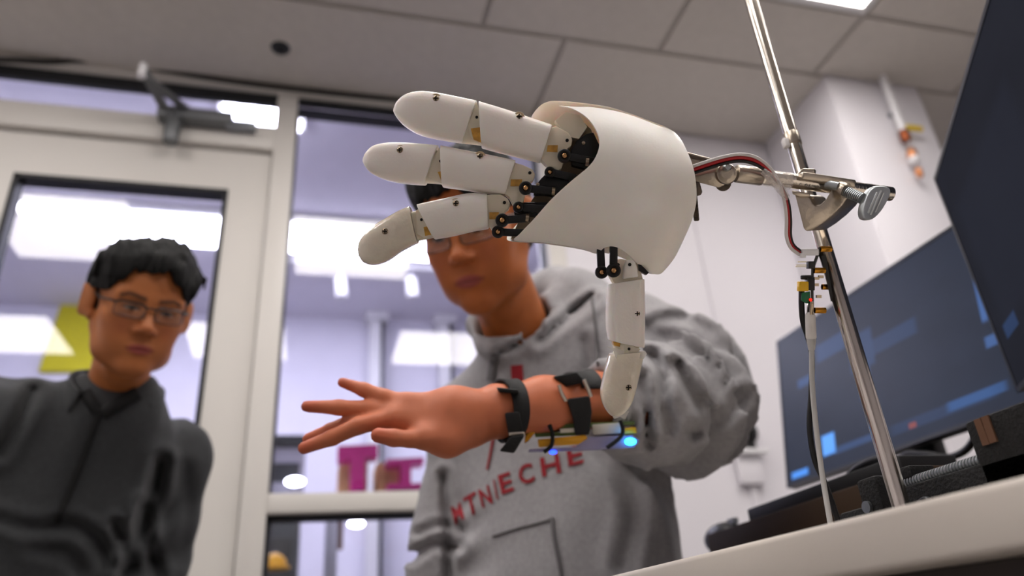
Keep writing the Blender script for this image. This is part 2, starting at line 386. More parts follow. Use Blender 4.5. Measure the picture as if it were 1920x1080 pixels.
tag(MB().prism(pixpoly(((634, 836), (709, 832), (709, 856), (684, 858), (684, 918), (658, 920), (658, 860), (634, 862)), BY), MX(BY), 0, .09).build('magenta_profile', 'magenta'), 'tall magenta T-shaped profile block on the bench beyond the window', 'block')
tag(MB().prism(pixpoly(((725, 861), (795, 857), (795, 868), (771, 870), (771, 906), (796, 905), (796, 915), (727, 917), (727, 907), (752, 906), (752, 871), (725, 872)), BY), MX(BY), 0, .09).build('magenta_profile', 'magenta'), 'shorter magenta I-shaped profile block on the bench beyond the window', 'block')
for i, (x0, x1, yt) in enumerate(((636, 690, 866), (706, 752, 868))):
    c0 = onY(x0, yt, BY + .12); c1 = onY(x1, yt, BY + .12)
    t = empty('cardboard_box', ((c0[0] + c1[0]) / 2, BY + .2, bz), ['brown cardboard box behind the tall magenta block', 'brown cardboard box behind the shorter magenta block'][i], 'box', 'cardboard boxes beyond the window')
    MB().box((c0[0], BY + .12, bz), (c1[0], BY + .3, c0[2])).build('body', 'cardboard', t, bevel=.003)
    MB().box(((c0[0] + c1[0]) / 2 - .015, BY + .118, bz + .02), ((c0[0] + c1[0]) / 2 + .015, BY + .1198, c0[2])).build('tape', 'cardboard', t)
# dark cabinet with machine at the left of the window, orange cap lamp
cb = empty('dark_cabinet', (-.1, 3.0, 0), 'dark equipment cabinet low beyond the window near the door', 'cabinet')
q0 = onY(500, 975, 2.75); q1 = onY(562, 975, 2.75)
MB().box((q0[0] - .2, 2.75, 0), (q1[0], 3.2, q1[2] + .02)).build('body', 'dark_metal', cb, bevel=.005)
MB().box((q0[0] - .1, 2.735, .1), (q1[0] - .02, 2.7495, q1[2] - .06)).build('door', 'black_plastic', cb, bevel=.003)
mat('amber', 'e0a400', .4)
hp = onY(514, 1052, 2.6)
hb = empty('yellow_helmet', (hp[0], 2.6, hp[2] - .03), 'yellow rounded cap hanging before the dark cabinet', 'cap')
MB().lathe(hp - np.array((0, 0, .025)), (0, 0, 1), ((0, .05), (.008, .05), (.01, .042), (.03, .036), (.045, .02), (.05, .004)), 20).build('shell', 'amber', hb)
MB().box((hp[0] - .006, 2.6, hp[2] + .02), (hp[0] + .006, 2.749, hp[2] + .03)).build('hook', 'steel_grey', hb)
# microwave-like machine and shelf seen low at the left edge of the window
m0 = onY(512, 815, 3.4); m1 = onY(568, 925, 3.4)
mw = empty('bench_machine', ((m0[0] + m1[0]) / 2, 3.5, m1[2] - .2), 'grey bench machine beyond the window beside the door post', 'machine')
MB().box((m0[0] - .15, 3.4, m1[2] - .02), (m1[0], 3.7, m0[2])).build('body', 'bench_grey', mw, bevel=.006)
MB().box((m0[0] - .14, 3.392, m0[2] - .06), (m1[0] - .003, 3.3995, m0[2] - .004)).build('top_band', 'dark_metal', mw)
MB().box((m0[0] - .14, 3.392, m1[2] + .05), (m1[0] - .02, 3.3995, m1[2] + .13)).build('front_slot', 'dark_metal', mw)
MB().box((m0[0] - .15, 3.4, 0), (m1[0], 3.7, m1[2] - .02)).build('plinth', 'next_wall', mw)
# round glowing lamp low beyond the window, plank and grey locker
for i, (x, y, r) in enumerate(((553, 903, .021), (668, 982, .016))):
    c = onY(x, y, 3.0 if i else 3.3)
    t = empty('round_lamp', c, ['small bright round lamp beside the grey bench machine', 'small bright round lamp under the storage bench'][i], 'lamp', 'small round lamps beyond the window')
    MB().sphere(c, r, 16, (1.9, 1, .9)).build('bulb', 'lamp_next', t); MB().cyl(c + np.array((0, .02, 0)), c + np.array((0, .08, 0)), .012).build('socket', 'white_plastic', t)
mat('brown_plank', '7d5a45', .7, var=.1)
pk = onY(637, 975, 3.2); pk1 = onY(637, 1030, 3.2)
tag(MB().box((pk[0] - .015, 3.2, pk1[2]), (pk[0] + .015, 3.22, bz - .03)).build('wood_batten', 'brown_plank'), 'short brown wooden batten fixed under the storage bench', 'batten')
# ================================================================== implicit surfaces: smooth bodies and cloth
def surface_nets(F, org, h):
    S = F < 0; nx, ny, nz = F.shape
    off = [(i, j, k) for i in (0, 1) for j in (0, 1) for k in (0, 1)]
    c = lambda A, o: A[o[0]:nx - 1 + o[0], o[1]:ny - 1 + o[1], o[2]:nz - 1 + o[2]]
    cnt = sum(c(S, o).astype(np.int8) for o in off); act = (cnt > 0) & (cnt < 8)
    idx = np.argwhere(act); n = len(idx)
    cid = -np.ones(act.shape, np.int64); cid[act] = np.arange(n)
    vals = np.stack([F[idx[:, 0] + o[0], idx[:, 1] + o[1], idx[:, 2] + o[2]] for o in off], 1).astype(float)
    acc = np.zeros((n, 3)); num = np.zeros(n)
    for a in range(8):
        for b in range(a + 1, 8):
            da = np.array(off[b]) - np.array(off[a])
            if np.abs(da).sum() != 1: continue
            va, vb = vals[:, a], vals[:, b]; m = (va < 0) != (vb < 0)
            t = np.where(m, va / np.where(m, va - vb, 1), 0)
            acc[m] += np.array(off[a]) + t[m, None] * da; num[m] += 1
    V = (idx + acc / num[:, None]) * h + np.array(org)
    Q = []
    for ax in range(3):
        sl0 = [slice(None)] * 3; sl1 = [slice(None)] * 3; sl0[ax] = slice(0, -1); sl1[ax] = slice(1, None)
        A = S[tuple(sl0)]; Bm = S[tuple(sl1)]; e = np.argwhere(A != Bm)
        o1, o2 = [(1, 2), (2, 0), (0, 1)][ax]
        ok = (e[:, o1] > 0) & (e[:, o2] > 0)
        for d in (o1, o2): ok &= e[:, d] < act.shape[d]
        ok &= e[:, ax] < act.shape[ax]; e = e[ok]
        fl = A[e[:, 0], e[:, 1], e[:, 2]]
        def g(u, v):
            q = e.copy(); q[:, o1] -= u; q[:, o2] -= v; return cid[q[:, 0], q[:, 1], q[:, 2]]
        q = np.stack([g(1, 1), g(0, 1), g(0, 0), g(1, 0)], 1); q[~fl] = q[~fl][:, ::-1]; Q.append(q)
    return V, np.concatenate(Q)
def smin(a, b, k): h = np.clip(.5 + .5 * (b - a) / k, 0, 1); return b + (a - b) * h - k * h * (1 - h)
def smax(a, b, k): return -smin(-a, -b, k)
class SDF:
    """signed distance on a grid; primitives only touch the cells near them"""
    def __init__(s, lo, hi, h):
        s.h = h; s.lo = np.array(lo, float); n = np.ceil((np.array(hi) - s.lo) / h).astype(int) + 1
        g = np.meshgrid(*[s.lo[i] + h * np.arange(n[i]) for i in range(3)], indexing='ij')
        s.X = np.stack(g, -1).astype(np.float32); s.F = np.full(tuple(n), .5, np.float32); s.n = n
    def win(s, lo, hi):
        a = np.clip(np.floor((np.array(lo) - s.lo) / s.h).astype(int), 0, s.n); b = np.clip(np.ceil((np.array(hi) - s.lo) / s.h).astype(int) + 1, 0, s.n)
        return tuple(slice(a[i], b[i]) for i in range(3))
    def rc(s, a, b, r1, r2, k=.01, sub=False, sq=None):
        a = np.array(a, float); b = np.array(b, float); R = max(r1, r2) + 4 * k + 3 * s.h
        W = s.win(np.minimum(a, b) - R, np.maximum(a, b) + R); X = s.X[W] - a; d = b - a; L = max(d @ d, 1e-9)
        t = np.clip(X @ d / L, 0, 1); q = X - t[..., None] * d
        if sq is not None:                 # flatten across a direction
            ax, f = sq; ax = unit(ax); q = q + (q @ ax)[..., None] * ax * (f - 1)
        D = np.sqrt((q * q).sum(-1)) - (r1 + (r2 - r1) * t); return s.put(W, D, k, sub)
    def ell(s, c, r, k=.01, sub=False, ax=None):
        c = np.array(c, float); r = np.array(r, float); R = r.max() + 4 * k + 3 * s.h
        W = s.win(c - R, c + R); q = s.X[W] - c
        if ax is not None: q = q @ np.array(ax, float).T
        k0 = np.sqrt(((q / r) ** 2).sum(-1)); k1 = np.sqrt(((q / (r * r)) ** 2).sum(-1)) + 1e-9
        return s.put(W, k0 * (k0 - 1) / k1, k, sub)
    def chain(s, pts, rs, k=.01, **kw):
        for i in range(len(pts) - 1): s.rc(pts[i], pts[i + 1], rs[i], rs[i + 1], k, **kw)
    def put(s, W, D, k, sub):
        if sub: s.F[W] = smax(s.F[W], -D, k)
        else: s.F[W] = smin(s.F[W], D, k)
        return s
    def disp(s, fn, band=.03):
        m = np.abs(s.F) < band; s.F[m] += fn(s.X[m]).astype(np.float32); return s
    def crease(s, curves, band=.05, k=1.0):
        """press creases into the side of the cloth that faces the room"""
        G = np.gradient(s.F, s.h); m = np.abs(s.F) < band; X = s.X[m]; n_ = np.stack([g[m] for g in G], 1); v = CAMP.astype(np.float32) - X
        f = (n_ * v).sum(1) / (np.linalg.norm(n_, axis=1) * np.linalg.norm(v, axis=1) + 1e-6)
        s.F[m] += (k * carve(X, curves) * np.clip(f / .35, 0, 1)).astype(np.float32); return s
    def cut(s, fn, k=.006, band=.03):
        m = s.F < band; s.F[m] = smax(s.F[m], fn(s.X[m]).astype(np.float32), k); return s
    def mesh(s):
        return surface_nets(s.F, s.lo, s.h)
def vnoise(X, f, seed=0):
    """cheap smooth 3-D value noise in -1..1"""
    p = np.asarray(X, np.float32) * np.array(f, np.float32) + 100; i = np.floor(p).astype(np.int64); t = p - i; t = t * t * (3 - 2 * t)
    T = np.random.default_rng(seed).uniform(-1, 1, (32, 32, 32)).astype(np.float32); r = 0
    for a in (0, 1):
        for b in (0, 1):
            for c in (0, 1):
                w_ = (t[..., 0] if a else 1 - t[..., 0]) * (t[..., 1] if b else 1 - t[..., 1]) * (t[..., 2] if c else 1 - t[..., 2])
                r = r + w_ * T[(i[..., 0] + a) % 32, (i[..., 1] + b) % 32, (i[..., 2] + c) % 32]
    return r
def carve(X, curves):
    """creases along curves: positive where the cloth is pressed in, with soft ridges beside"""
    p = pix(X); out = np.zeros(len(X), np.float32)
    for pts, wd, dep in curves:
        q = np.array([c[:2] for c in smooth_path([np.array(a, float) for a in pts], 6)]); d = np.full(len(X), 1e9, np.float32)
        for a, b in zip(q[:-1], q[1:]):
            ab = b - a; t = np.clip(((p - a) @ ab) / (ab @ ab), 0, 1); d = np.minimum(d, ((p - a - t[:, None] * ab) ** 2).sum(1))
        d = np.sqrt(d) / wd; out += dep * (np.exp(-d * d) - .45 * np.exp(-(d - 2.1) ** 2))
    return out
def mesh_obj(name, V, Q, m, parent, M=None, col=None):
    """V in local axes, M = (origin, x, y, z) to world; stored relative to the parent's base"""
    W = np.asarray(V, float)
    if M is not None: W = M[0] + W @ np.array(M[1:])
    base = rootloc(parent) if parent is not None else np.zeros(3)
    me = bpy.data.meshes.new(name); me.from_pydata((W - base).tolist(), [], Q.tolist() if hasattr(Q, 'tolist') else Q)
    if M is not None and np.linalg.det(np.array(M[1:])) < 0: me.flip_normals()
    me.polygons.foreach_set('use_smooth', [True] * len(me.polygons))
    if col is not None:
        a = me.color_attributes.new('Col', 'FLOAT_COLOR', 'POINT'); c4 = np.ones((len(V), 4)); c4[:, :3] = col; a.data.foreach_set('color', c4.ravel())
    return link(name, me, m, parent)
def bvh_of(*objs):
    V = []; F = []
    for o in objs:
        b = rootloc(o); k = len(V); V += [tuple(np.array(v.co) + b) for v in o.data.vertices]; F += [tuple(i + k for i in p.vertices) for p in o.data.polygons]
    return BVHTree.FromPolygons(V, F)
def hit(bvh, px, py, lift=0.0):
    r = unit(ray(px, py)); h = bvh.ray_cast(Vector(CAMP), Vector(r))
    if h[0] is None: return None
    nrm = np.array(h[1]); nrm = nrm if nrm @ r < 0 else -nrm
    return np.array(h[0]) + nrm * lift
def head_axes(px, py, d, yaw=0, pitch=0, roll=0, k=.88):
    """x: image left, y: face direction, z: up; degrees. yaw>0 turns the face to image right, roll>0 tips the top to image right"""
    o = P(px, py, d); Fw = -unit(ray(px, py)); U = unit(CUP - Fw * (CUP @ Fw)); Rt = np.cross(U, Fw) if np.cross(U, Fw) @ CRIGHT > 0 else -np.cross(U, Fw)
    ya, pi_, ro = map(math.radians, (yaw, pitch, roll))
    U = U * math.cos(ro) + Rt * math.sin(ro); Rt = np.cross(U, Fw) if np.cross(U, Fw) @ CRIGHT > 0 else -np.cross(U, Fw)
    F2 = Fw * math.cos(ya) + Rt * math.sin(ya); R2 = Rt * math.cos(ya) - Fw * math.sin(ya)
    F3 = F2 * math.cos(pi_) + U * math.sin(pi_); U3 = U * math.cos(pi_) - F2 * math.sin(pi_)
    return (o, -R2 * k, F3 * k, U3 * k)
def to_local(M, p): A = np.array(M[1:]); return (A @ (np.array(p) - M[0])) / (A[0] @ A[0])
mat('skin', 'c08060', .5, attr='Col', var=.05, vscale=60, sss=.12, bump=.05, bscale=900)
mat('hair', '040404', .8, var=.4, vscale=90, stretch=(1, 1, .3), bump=.6, bscale=260)
def make_head(M, neck_to, parent, skin, jaw=1.0, wide=1.0, extra=None, hair_style=0):
    nb = to_local(M, neck_to)
    lo = np.minimum((-.1, -.13, -.16), nb - .09); hi = np.maximum((.1, .14, .16), nb + .09)
    s = SDF(lo, hi, .003)
    w_ = wide
    s.ell((0, -.012, .045), (.074 * w_, .094, .083), .01); s.ell((0, .022, -.01), (.066 * w_, .07, .095), .03)
    s.ell((0, .035, .055), (.058 * w_, .045, .045), .03)                                    # forehead
    for q in (-1, 1):
        s.rc((q * .052 * w_, -.005, -.045), (q * .043 * jaw, .025, -.083), .024, .02, .03)     # jaw angle
        s.rc((q * .043 * jaw, .025, -.083), (q * .012, .068, -.105), .02, .016, .03)
        s.ell((q * .043 * w_, .053, -.018), (.024, .024, .024), .03)                          # cheekbones
        s.ell((q * .03, .058, -.06), (.026, .024, .03), .03)
    s.ell((0, .07, -.102), (.022, .02, .017), .02)                                          # chin
    s.ell((0, .07, -.066), (.03, .022, .024), .02)
    s.rc((-.045 * w_, .066, .026), (.045 * w_, .066, .026), .013, .013, .02); s.ell((0, .077, .024), (.02, .013, .012), .015)
    for q in (-1, 1): s.ell((q * .032, .098, .004), (.018, .018, .011), .012, sub=True)       # sockets
    for q in (-1, 1):
        s.ell((q * .0315, .0735, .004), (.0135, .0125, .0125), .003)
        s.rc((q * .018, .0845, .0105), (q * .045, .079, .0095), .0035, .0035, .004)           # upper lid
        s.rc((q * .019, .083, -.003), (q * .044, .078, -.002), .003, .003, .005)
    s.rc((0, .082, .014), (0, .103, -.026), .0075, .0105, .012); s.ell((0, .104, -.029), (.0125, .011, .010), .007)
    for q in (-1, 1):
        s.ell((q * .0135, .093, -.033), (.0085, .012, .008), .006); s.ell((q * .0065, .1, -.041), (.0042, .007, .004), .003, sub=True)
    s.ell((0, .0885, -.064), (.023, .009, .0055), .006); s.ell((0, .087, -.0735), (.019, .0095, .0065), .006)
    s.rc((-.023, .085, -.0685), (.023, .085, -.0685), .0012, .0012, .003); s.rc((-.022, .0995, -.0687), (.022, .0995, -.0687), .0035, .0035, .003, sub=True)
    for q in (-1, 1):                                                                        # ears
        ax = np.array(((math.cos(.6), q * math.sin(.6) * 1.0, 0), (-q * math.sin(.6), math.cos(.6), 0), (0, 0, 1)))
        s.ell((q * .090 * w_, -.014, .0), (.0075, .022, .034), .008, ax=ax); s.ell((q * .100 * w_, -.006, .004), (.006, .012, .019), .004, sub=True, ax=ax)
        s.ell((q * .08 * w_, -.004, -.026), (.006, .011, .011), .006)
    s.rc((0, -.03, -.05), nb, .052, .058, .02); s.rc((0, .03, -.085), (0, .005, -.12), .025, .03, .03)
    if extra: extra(s)
    V, Q = s.mesh()
    c0 = np.array(srgb(skin)[:3]); col = np.tile(c0, (len(V), 1))
    x, y, z = V.T; front = 1 / (1 + np.exp(-(y - .05) / .004))
    def blend(m, c): 
        m_ = np.clip(m, 0, 1)[:, None]; col[:] = col * (1 - m_) + np.array(srgb(c)[:3]) * m_
    blend(.35 * front * np.exp(-((np.abs(x) - .04) / .02) ** 2 - ((z + .03) / .022) ** 2), 'a8553c')     # cheeks
    blend(.3 * front * np.exp(-(x / .014) ** 2 - ((z + .03) / .012) ** 2), 'b5603f')
    lip = front * np.clip(1.6 - 1.6 * ((x / .026) ** 2 + ((z + .0685) / .0115) ** 2), 0, 1); blend(lip, '9c4a44')
    zb = .0265 + .004 * np.clip((np.abs(x) - .02) / .02, -1, 1) - .006 * np.clip((np.abs(x) - .04) / .012, 0, 1)
    blend(.9 * front * (np.abs(x) > .011) * (np.abs(x) < .054) * np.exp(-((z - zb) / .0045) ** 2), '1d1410')
    ex = np.abs(x) - .0315; sl = .0042 * np.clip(1 - (ex / .0145) ** 2, 0, 1)
    eye = front * (y > .07) * np.clip((sl - np.abs(z - .0035)) / .0012, 0, 1); blend(eye, '9c8474')
    blend(eye * (np.abs(ex) < .0058), '120c0a'); blend(front * (y > .07) * np.exp(-((z - .0035 - sl - .001) / .0016) ** 2) * (np.abs(ex) < .0155), '1a100c')
    blend(.5 * front * np.exp(-((z + .0688) / .0018) ** 2) * (np.abs(x) < .026), '4a1c1a')
    ob = mesh_obj('body', V, Q, 'skin', parent, M, col)
    # hair: a thick cap with strands, cut back to a hairline
    h = SDF((-.125, -.15, -.09), (.125, .135, .18), .0032)
    h.ell((0, -.016, .05), (.09 * w_, .106, .094), .01); h.ell((0, -.045, .0), (.082 * w_, .07, .08), .03)
    h.ell((0, .03, .09), (.07, .066, .044), .03)
    if hair_style == 0:
        h.ell((.05, .03, .075), (.042, .05, .05), .02); h.ell((-.05, .03, .07), (.045, .05, .05), .02); h.ell((-.02, .02, .125), (.04, .05, .025), .02)
    h.disp(lambda X: vnoise(X, (90, 40, 14), 3) * .007 + vnoise(X, (190, 90, 45), 5) * .003 + vnoise(X, (30, 25, 20), 9) * .007)
    def front_cut(X):
        x_, y_, z_ = X.T; one = X * np.array((1, 0, 0), np.float32)
        fr = .010 * vnoise(one, (55, 1, 1), 12) + .006 * vnoise(one, (150, 1, 1), 14)
        ax_ = np.abs(x_)
        line = (.078 if hair_style == 0 else .07) - .25 * np.clip(ax_ - .015, 0, 1) - 1.5 * np.clip(ax_ - .04, 0, 1) + fr
        return np.minimum(y_ - (.03 - .35 * (z_ - .03)), line - z_)
    h.cut(front_cut, .005)
    h.cut(lambda X: np.minimum(X[:, 1] - (-.004), .014 - X[:, 2]), .005); h.cut(lambda X: np.minimum(X[:, 1] + .04, .024 - X[:, 2]), .006)
    h.cut(lambda X: -.07 - X[:, 2] + .2 * (X[:, 1] + .1), .01)
    V, Q = h.mesh(); mesh_obj('hair', V, Q, 'hair', parent, M)
    return ob
mat('spectacle_frame', '2c2b2e', .3, .3); glass_mat('lens_glass', (.9, .92, .95, 1))
def make_glasses(M, label, metal='spectacle_frame', wide=1.0, z0=.003):
    base = M[0] + M[2] * .1
    g = empty('eyeglasses', base, label, 'glasses'); tr = lambda p: M[0] + np.array(p) @ np.array(M[1:])
    def rim(q):
        pts = []
        for i in range(32):
            t = 2 * math.pi * i / 32; cx, sy = math.cos(t), math.sin(t); e = .45
            u = math.copysign(abs(cx) ** e, cx) * .0262; v = math.copysign(abs(sy) ** e, sy) * .0145
            pts.append((q * .0345 * wide + u, .101 - .12 * abs(q * .0345 + u) ** 1.0 * .25 - .35 * max(0, abs(q * .0345 + u) - .03), z0 - .002 + v))
        return pts
    for q in (-1, 1):
        r = rim(q); MB().tube([tr(p) for p in r], .0008, 6, close=True).build('rim', metal, g)
        MB().tube([tr(p) for p in r[1:16]], .0017, 6).build('brow_bar', metal, g)
        c = tr(np.mean(r, 0)); V = [tr(p) for p in r] + [c]; mb = MB(); mb.add(V + [v - M[2] * .0016 for v in V], [(i, (i + 1) % 32, 32) for i in range(32)] + [(33 + (i + 1) % 32, 33 + i, 65) for i in range(32)], True)
        mb.build('lens', 'lens_glass', g)
        MB().tube(smooth_path([tr(p) for p in ((q * .059 * wide, .094, z0 + .008), (q * .068 * wide, .086, z0 + .009), (q * .079 * wide, .03, z0 + .008), (q * .083 * wide, -.012, z0 + .014), (q * .082 * wide, -.028, z0 + .0))], 5), .002, 6).build('temple_arm', metal, g)
        MB().sphere(tr((q * .011, .0975, z0 - .006)), .0028, 8).build('nose_pad', 'lens_glass', g)
    MB().tube(smooth_path([tr(p) for p in ((-.0105, .1, z0 + .005), (0, .1035, z0 + .0075), (.0105, .1, z0 + .005))], 5), .0017, 6).build('bridge', metal, g)
    return g
# ================================================================== the man at the left
mat('charcoal_knit', '2f3133', .9, var=.14, vscale=120, bump=.5, bscale=700, sheen=.15)
mat('black_cloth', '0d0d0e', .85, var=.1)
mat('trousers', '24272e', .9, var=.1)
M1 = head_axes(262, 580, 1.28, yaw=11, pitch=-3, roll=13)
nb1 = P(208, 772, 1.33)
pz1 = P(110, 1000, 1.3)
man1 = empty('person', (pz1[0], pz1[1] + .05, 0), 'person in a dark grey quarter-zip sweater and glasses leaning in at the left', 'person')
make_head(M1, nb1, man1, 'b06a3a', hair_style=0, wide=1.04)
make_glasses(M1, 'thin dark-framed eyeglasses worn by the person in the charcoal sweater', wide=1.0)
SL, SR = P(-45, 800, 1.25), P(312, 862, 1.42)
lat = unit(SR - SL); dn = unit(P(60, 1250, 1.22) - P(165, 850, 1.33)); fw = unit(np.cross(lat, dn)); fw = fw if fw @ (CAMP - SL) > 0 else -fw; dn = unit(np.cross(fw, lat)); dn = dn if dn[2] < 0 else -dn
mid = (SL + SR) / 2
s = SDF(np.minimum(SL, mid + dn * .62) - .28, np.maximum(SR, SL) + .22, .006)
A3 = np.array((lat, fw, dn))
s.rc(SL, SR, .074, .074, .04); s.rc(nb1 - dn * .005, mid + dn * .03, .066, .085, .05)
for a, e_ in ((SL, 1), (SR, -1)): s.rc(nb1 + dn * .02, a + lat * .02 * e_ - dn * .004, .064, .076, .06)
s.ell(mid + dn * .14 + fw * .02, (.185, .115, .2), .05, ax=A3); s.ell(mid + dn * .32 + fw * .03, (.18, .12, .24), .05, ax=A3); s.ell(mid + dn * .52 + fw * .02, (.185, .125, .2), .05, ax=A3)
EL1, ER1 = SL - lat * .09 + dn * .29 + fw * .03, SR + lat * .045 + dn * .30 - fw * .01
s.chain([SL, EL1, EL1 + dn * .05 + fw * .2 + lat * .03], [.073, .06, .045], .03); s.chain([SR, ER1, ER1 + dn * .07 + fw * .2 - lat * .05], [.073, .058, .045], .025)
A3f = A3.astype(np.float32)
def folds(X):
    Xr = (X - mid.astype(np.float32)) @ A3f.T
    f_ = vnoise(Xr, (14, 8, 5), 21) * .018 + vnoise(Xr, (30, 20, 9), 22) * .007
    return f_ + np.sin((Xr[:, 2] + np.abs(Xr[:, 0]) * .9 + .05 * vnoise(Xr, (9, 9, 9), 24)) * 62) * .013 * np.exp(-((np.abs(Xr[:, 0]) - .16) / .07) ** 2) * np.clip((Xr[:, 2] - .06) / .1, 0, 1)
s.disp(folds, .05)
s.crease([([(302, 868), (286, 930), (262, 1000), (240, 1078)], 13, .022), ([(268, 950), (276, 1010), (296, 1080)], 11, .018), ([(0, 975), (60, 992), (130, 985), (175, 1010), (205, 1060)], 12, .011), ([(62, 735), (36, 790), (0, 850)], 12, .014), ([(150, 1075), (120, 1040), (60, 1030)], 12, .007), ([(215, 985), (232, 1030), (228, 1080)], 9, .012), ([(345, 880), (350, 960), (340, 1050)], 14, .008)], k=.8)
def neck_hole(X):
    q = X - nb1.astype(np.float32); a = q @ dn.astype(np.float32); return -(np.sqrt(np.maximum((q * q).sum(-1) - a * a, 0)) - .058 + 10 * np.clip(a - .02, 0, 1))
s.cut(neck_hole)
V, Q = s.mesh(); sw = mesh_obj('sweater', V, Q, 'charcoal_knit', man1)
# stand collar with black lining and open front
def collar(c, axd, fr, r0, r1, hgt, gap, m_out, m_in, parent, dip=.02):
    axd = -unit(axd); fr = unit(fr - axd * (fr @ axd)); sd = np.cross(axd, fr); n = 48; Vv = []
    for i in range(n + 1):
        t = gap + (2 * math.pi - 2 * gap) * i / n; e = math.cos(t); rad = lambda r: r * (1 + .12 * max(e, 0))
        d = fr * math.cos(t) + sd * math.sin(t); hh = hgt - dip * max(e, 0) ** 2
        Vv.append((c + d * rad(r0), c + d * rad((r0 + r1) / 2 + .004) + axd * hh * .5, c + d * rad(r1) + axd * hh, d))
    for nm, m_, off in (('collar', m_out, 0), ('collar_lining', m_in, -.0045)):
        mb = MB(); W = []
        for a, b, c2, d in Vv: W += [a + d * off, b + d * off, c2 + d * off, c2 + d * (off - .004), b + d * (off - .004), a + d * (off - .004)]
        F = []
        for i in range(n):
            for k in range(6): F.append((i * 6 + k, i * 6 + (k + 1) % 6, (i + 1) * 6 + (k + 1) % 6, (i + 1) * 6 + k))
        F += [tuple(range(5, -1, -1)), tuple(n * 6 + k for k in range(6))]
        mb.add(W, F, True); mb.build(nm, m_, parent)
cax = unit(nb1 - M1[0]) * .6 + dn * .4
collar(nb1 + dn * .022 - fw * .004, cax, fw - lat * .12, .084, .078, .078, .72, 'charcoal_knit', 'black_cloth', man1)
bv = bvh_of(sw, *[o for o in man1.children if o.name.startswith('collar')])
def strip(bvh, pxs, wpx, name, m, parent, lift=.002, thick=.002):
    top = []; 
    for (x, y), (x2, y2) in zip(pxs, pxs[1:] + [(2 * pxs[-1][0] - pxs[-2][0], 2 * pxs[-1][1] - pxs[-2][1])]):
        t = np.array((x2 - x, y2 - y), float); t /= np.linalg.norm(t); nn = np.array((-t[1], t[0])) * wpx / 2
        a = hit(bvh, x - nn[0], y - nn[1], lift); b = hit(bvh, x + nn[0], y + nn[1], lift); m_ = hit(bvh, x, y, lift + thick)
        if a is None or b is None or m_ is None: continue
        top.append((a, m_, b))
    W = []; [W.extend((a, m_, b)) for a, m_, b in top]; F = []
    back = [p + unit(p - CAMP) * .004 for p in W]; n = len(W)
    for i in range(len(top) - 1):
        for k in (0, 1): F += [(i * 3 + k, i * 3 + k + 1, i * 3 + 4 + k, i * 3 + 3 + k), (n + i * 3 + k + 1, n + i * 3 + k, n + i * 3 + 3 + k, n + i * 3 + 4 + k)]
        for k in (0, 2): F.append((i * 3 + k, i * 3 + 3 + k, n + i * 3 + 3 + k, n + i * 3 + k))
    return MB().add(W + back, F, True).build(name, m, parent) if len(top) > 1 else None
def lerp_px(pts, n):
    pts = [np.array(p, float) for p in pts]; return [tuple(p) for p in smooth_path(pts, n)]
strip(bv, lerp_px(((160, 735), (170, 752), (184, 772)), 3), 24, 'collar_flap', 'black_cloth', man1, .003)
strip(bv, lerp_px(((192, 776), (222, 758), (258, 738)), 3), 26, 'collar_flap', 'black_cloth', man1, .003)
strip(bv, lerp_px(((186, 775), (172, 812), (155, 860), (135, 910), (118, 950), (108, 978)), 5), 13, 'zipper', 'black_cloth', man1, .003)
# lower body, seated out of view
hp1 = mid + dn * .58
s = SDF(np.array((hp1[0] - .3, hp1[1] - .62, 0)), np.array((hp1[0] + .3, hp1[1] + .25, hp1[2] + .15)), .012)
hz = .5
for q in (-1, 1):
    a = np.array((hp1[0] + q * .09, hp1[1] + .03, hz)); k_ = a + np.array((q * .05, -.4, .0)); f_ = np.array((k_[0], k_[1] + .03, .09))
    s.chain([a, k_, f_], [.09, .06, .045], .02); s.rc(f_ - np.array((0, 0, .04)), f_ + np.array((0, -.15, -.05)), .045, .035, .02)
s.rc(hp1, np.array((hp1[0], hp1[1], hz)), .13, .14, .03)
V, Q = s.mesh(); mesh_obj('trousers', V, Q, 'trousers', man1)
# ================================================================== the man in the grey hoodie
mat('grey_jersey', '999799', .92, var=.10, vscale=160, bump=.45, bscale=900, sheen=.2)
mat('red_print', '8c1420', .8, var=.1, vscale=100); mat('dark_cord', '6a686a', .9)  # darker grey for placket, drawstring and pocket lines
M2 = head_axes(893, 432, 1.10, yaw=-20, pitch=-2, roll=-15, k=.92)
nb2 = P(985, 662, 1.17)
man2 = empty('person', (P(1040, 900, 1.1)[0], P(1040, 900, 1.1)[1], 0), 'person in a grey printed hoodie stretching out a bare forearm behind the robot hand', 'person')
b2 = make_head(M2, nb2, man2, 'b2642f', hair_style=1, wide=1.0)
make_glasses(M2, 'clear-lensed eyeglasses worn by the hoodie wearer behind the robot fingers', wide=1.0)
# forearm and hand: joints at the pixels of the photograph, each with its own depth; radii in metres
def HP(x, y, d): return P(x, y, d)
fs = SDF(np.minimum(P(545, 860, .72), P(1250, 690, .80)) - .10, np.maximum(P(545, 690, .72), P(1280, 860, .92)) + .08, .0026)
pal = unit(P(790, 790, .74) - CAMP); pn = -pal            # palm faces the camera
W0, W1 = P(936, 772, .765), P(890, 782, .757)
fs.chain([P(1270, 765, .885), P(1120, 750, .825), P(1020, 758, .79), W0], [.024, .0295, .0285, .0255], .012, sq=(pn, 1.0))
fs.chain([W0, W1, P(850, 790, .752)], [.025, .0245, .027], .01, sq=(pn, 1.35))
fs.rc(P(925, 748, .778), P(915, 752, .776), .014, .013, .012)                          # wrist bone
for a, b, r1, r2 in ((P(870, 765, .76), P(762, 756, .745), .0135, .0115), (P(870, 780, .757), P(742, 772, .742), .015, .0115), (P(860, 795, .752), P(735, 785, .738), .015, .011), (P(850, 803, .748), P(740, 785, .730), .015, .0092)):
    fs.rc(a, b, r1, r2, .012)                                                            # palm rays
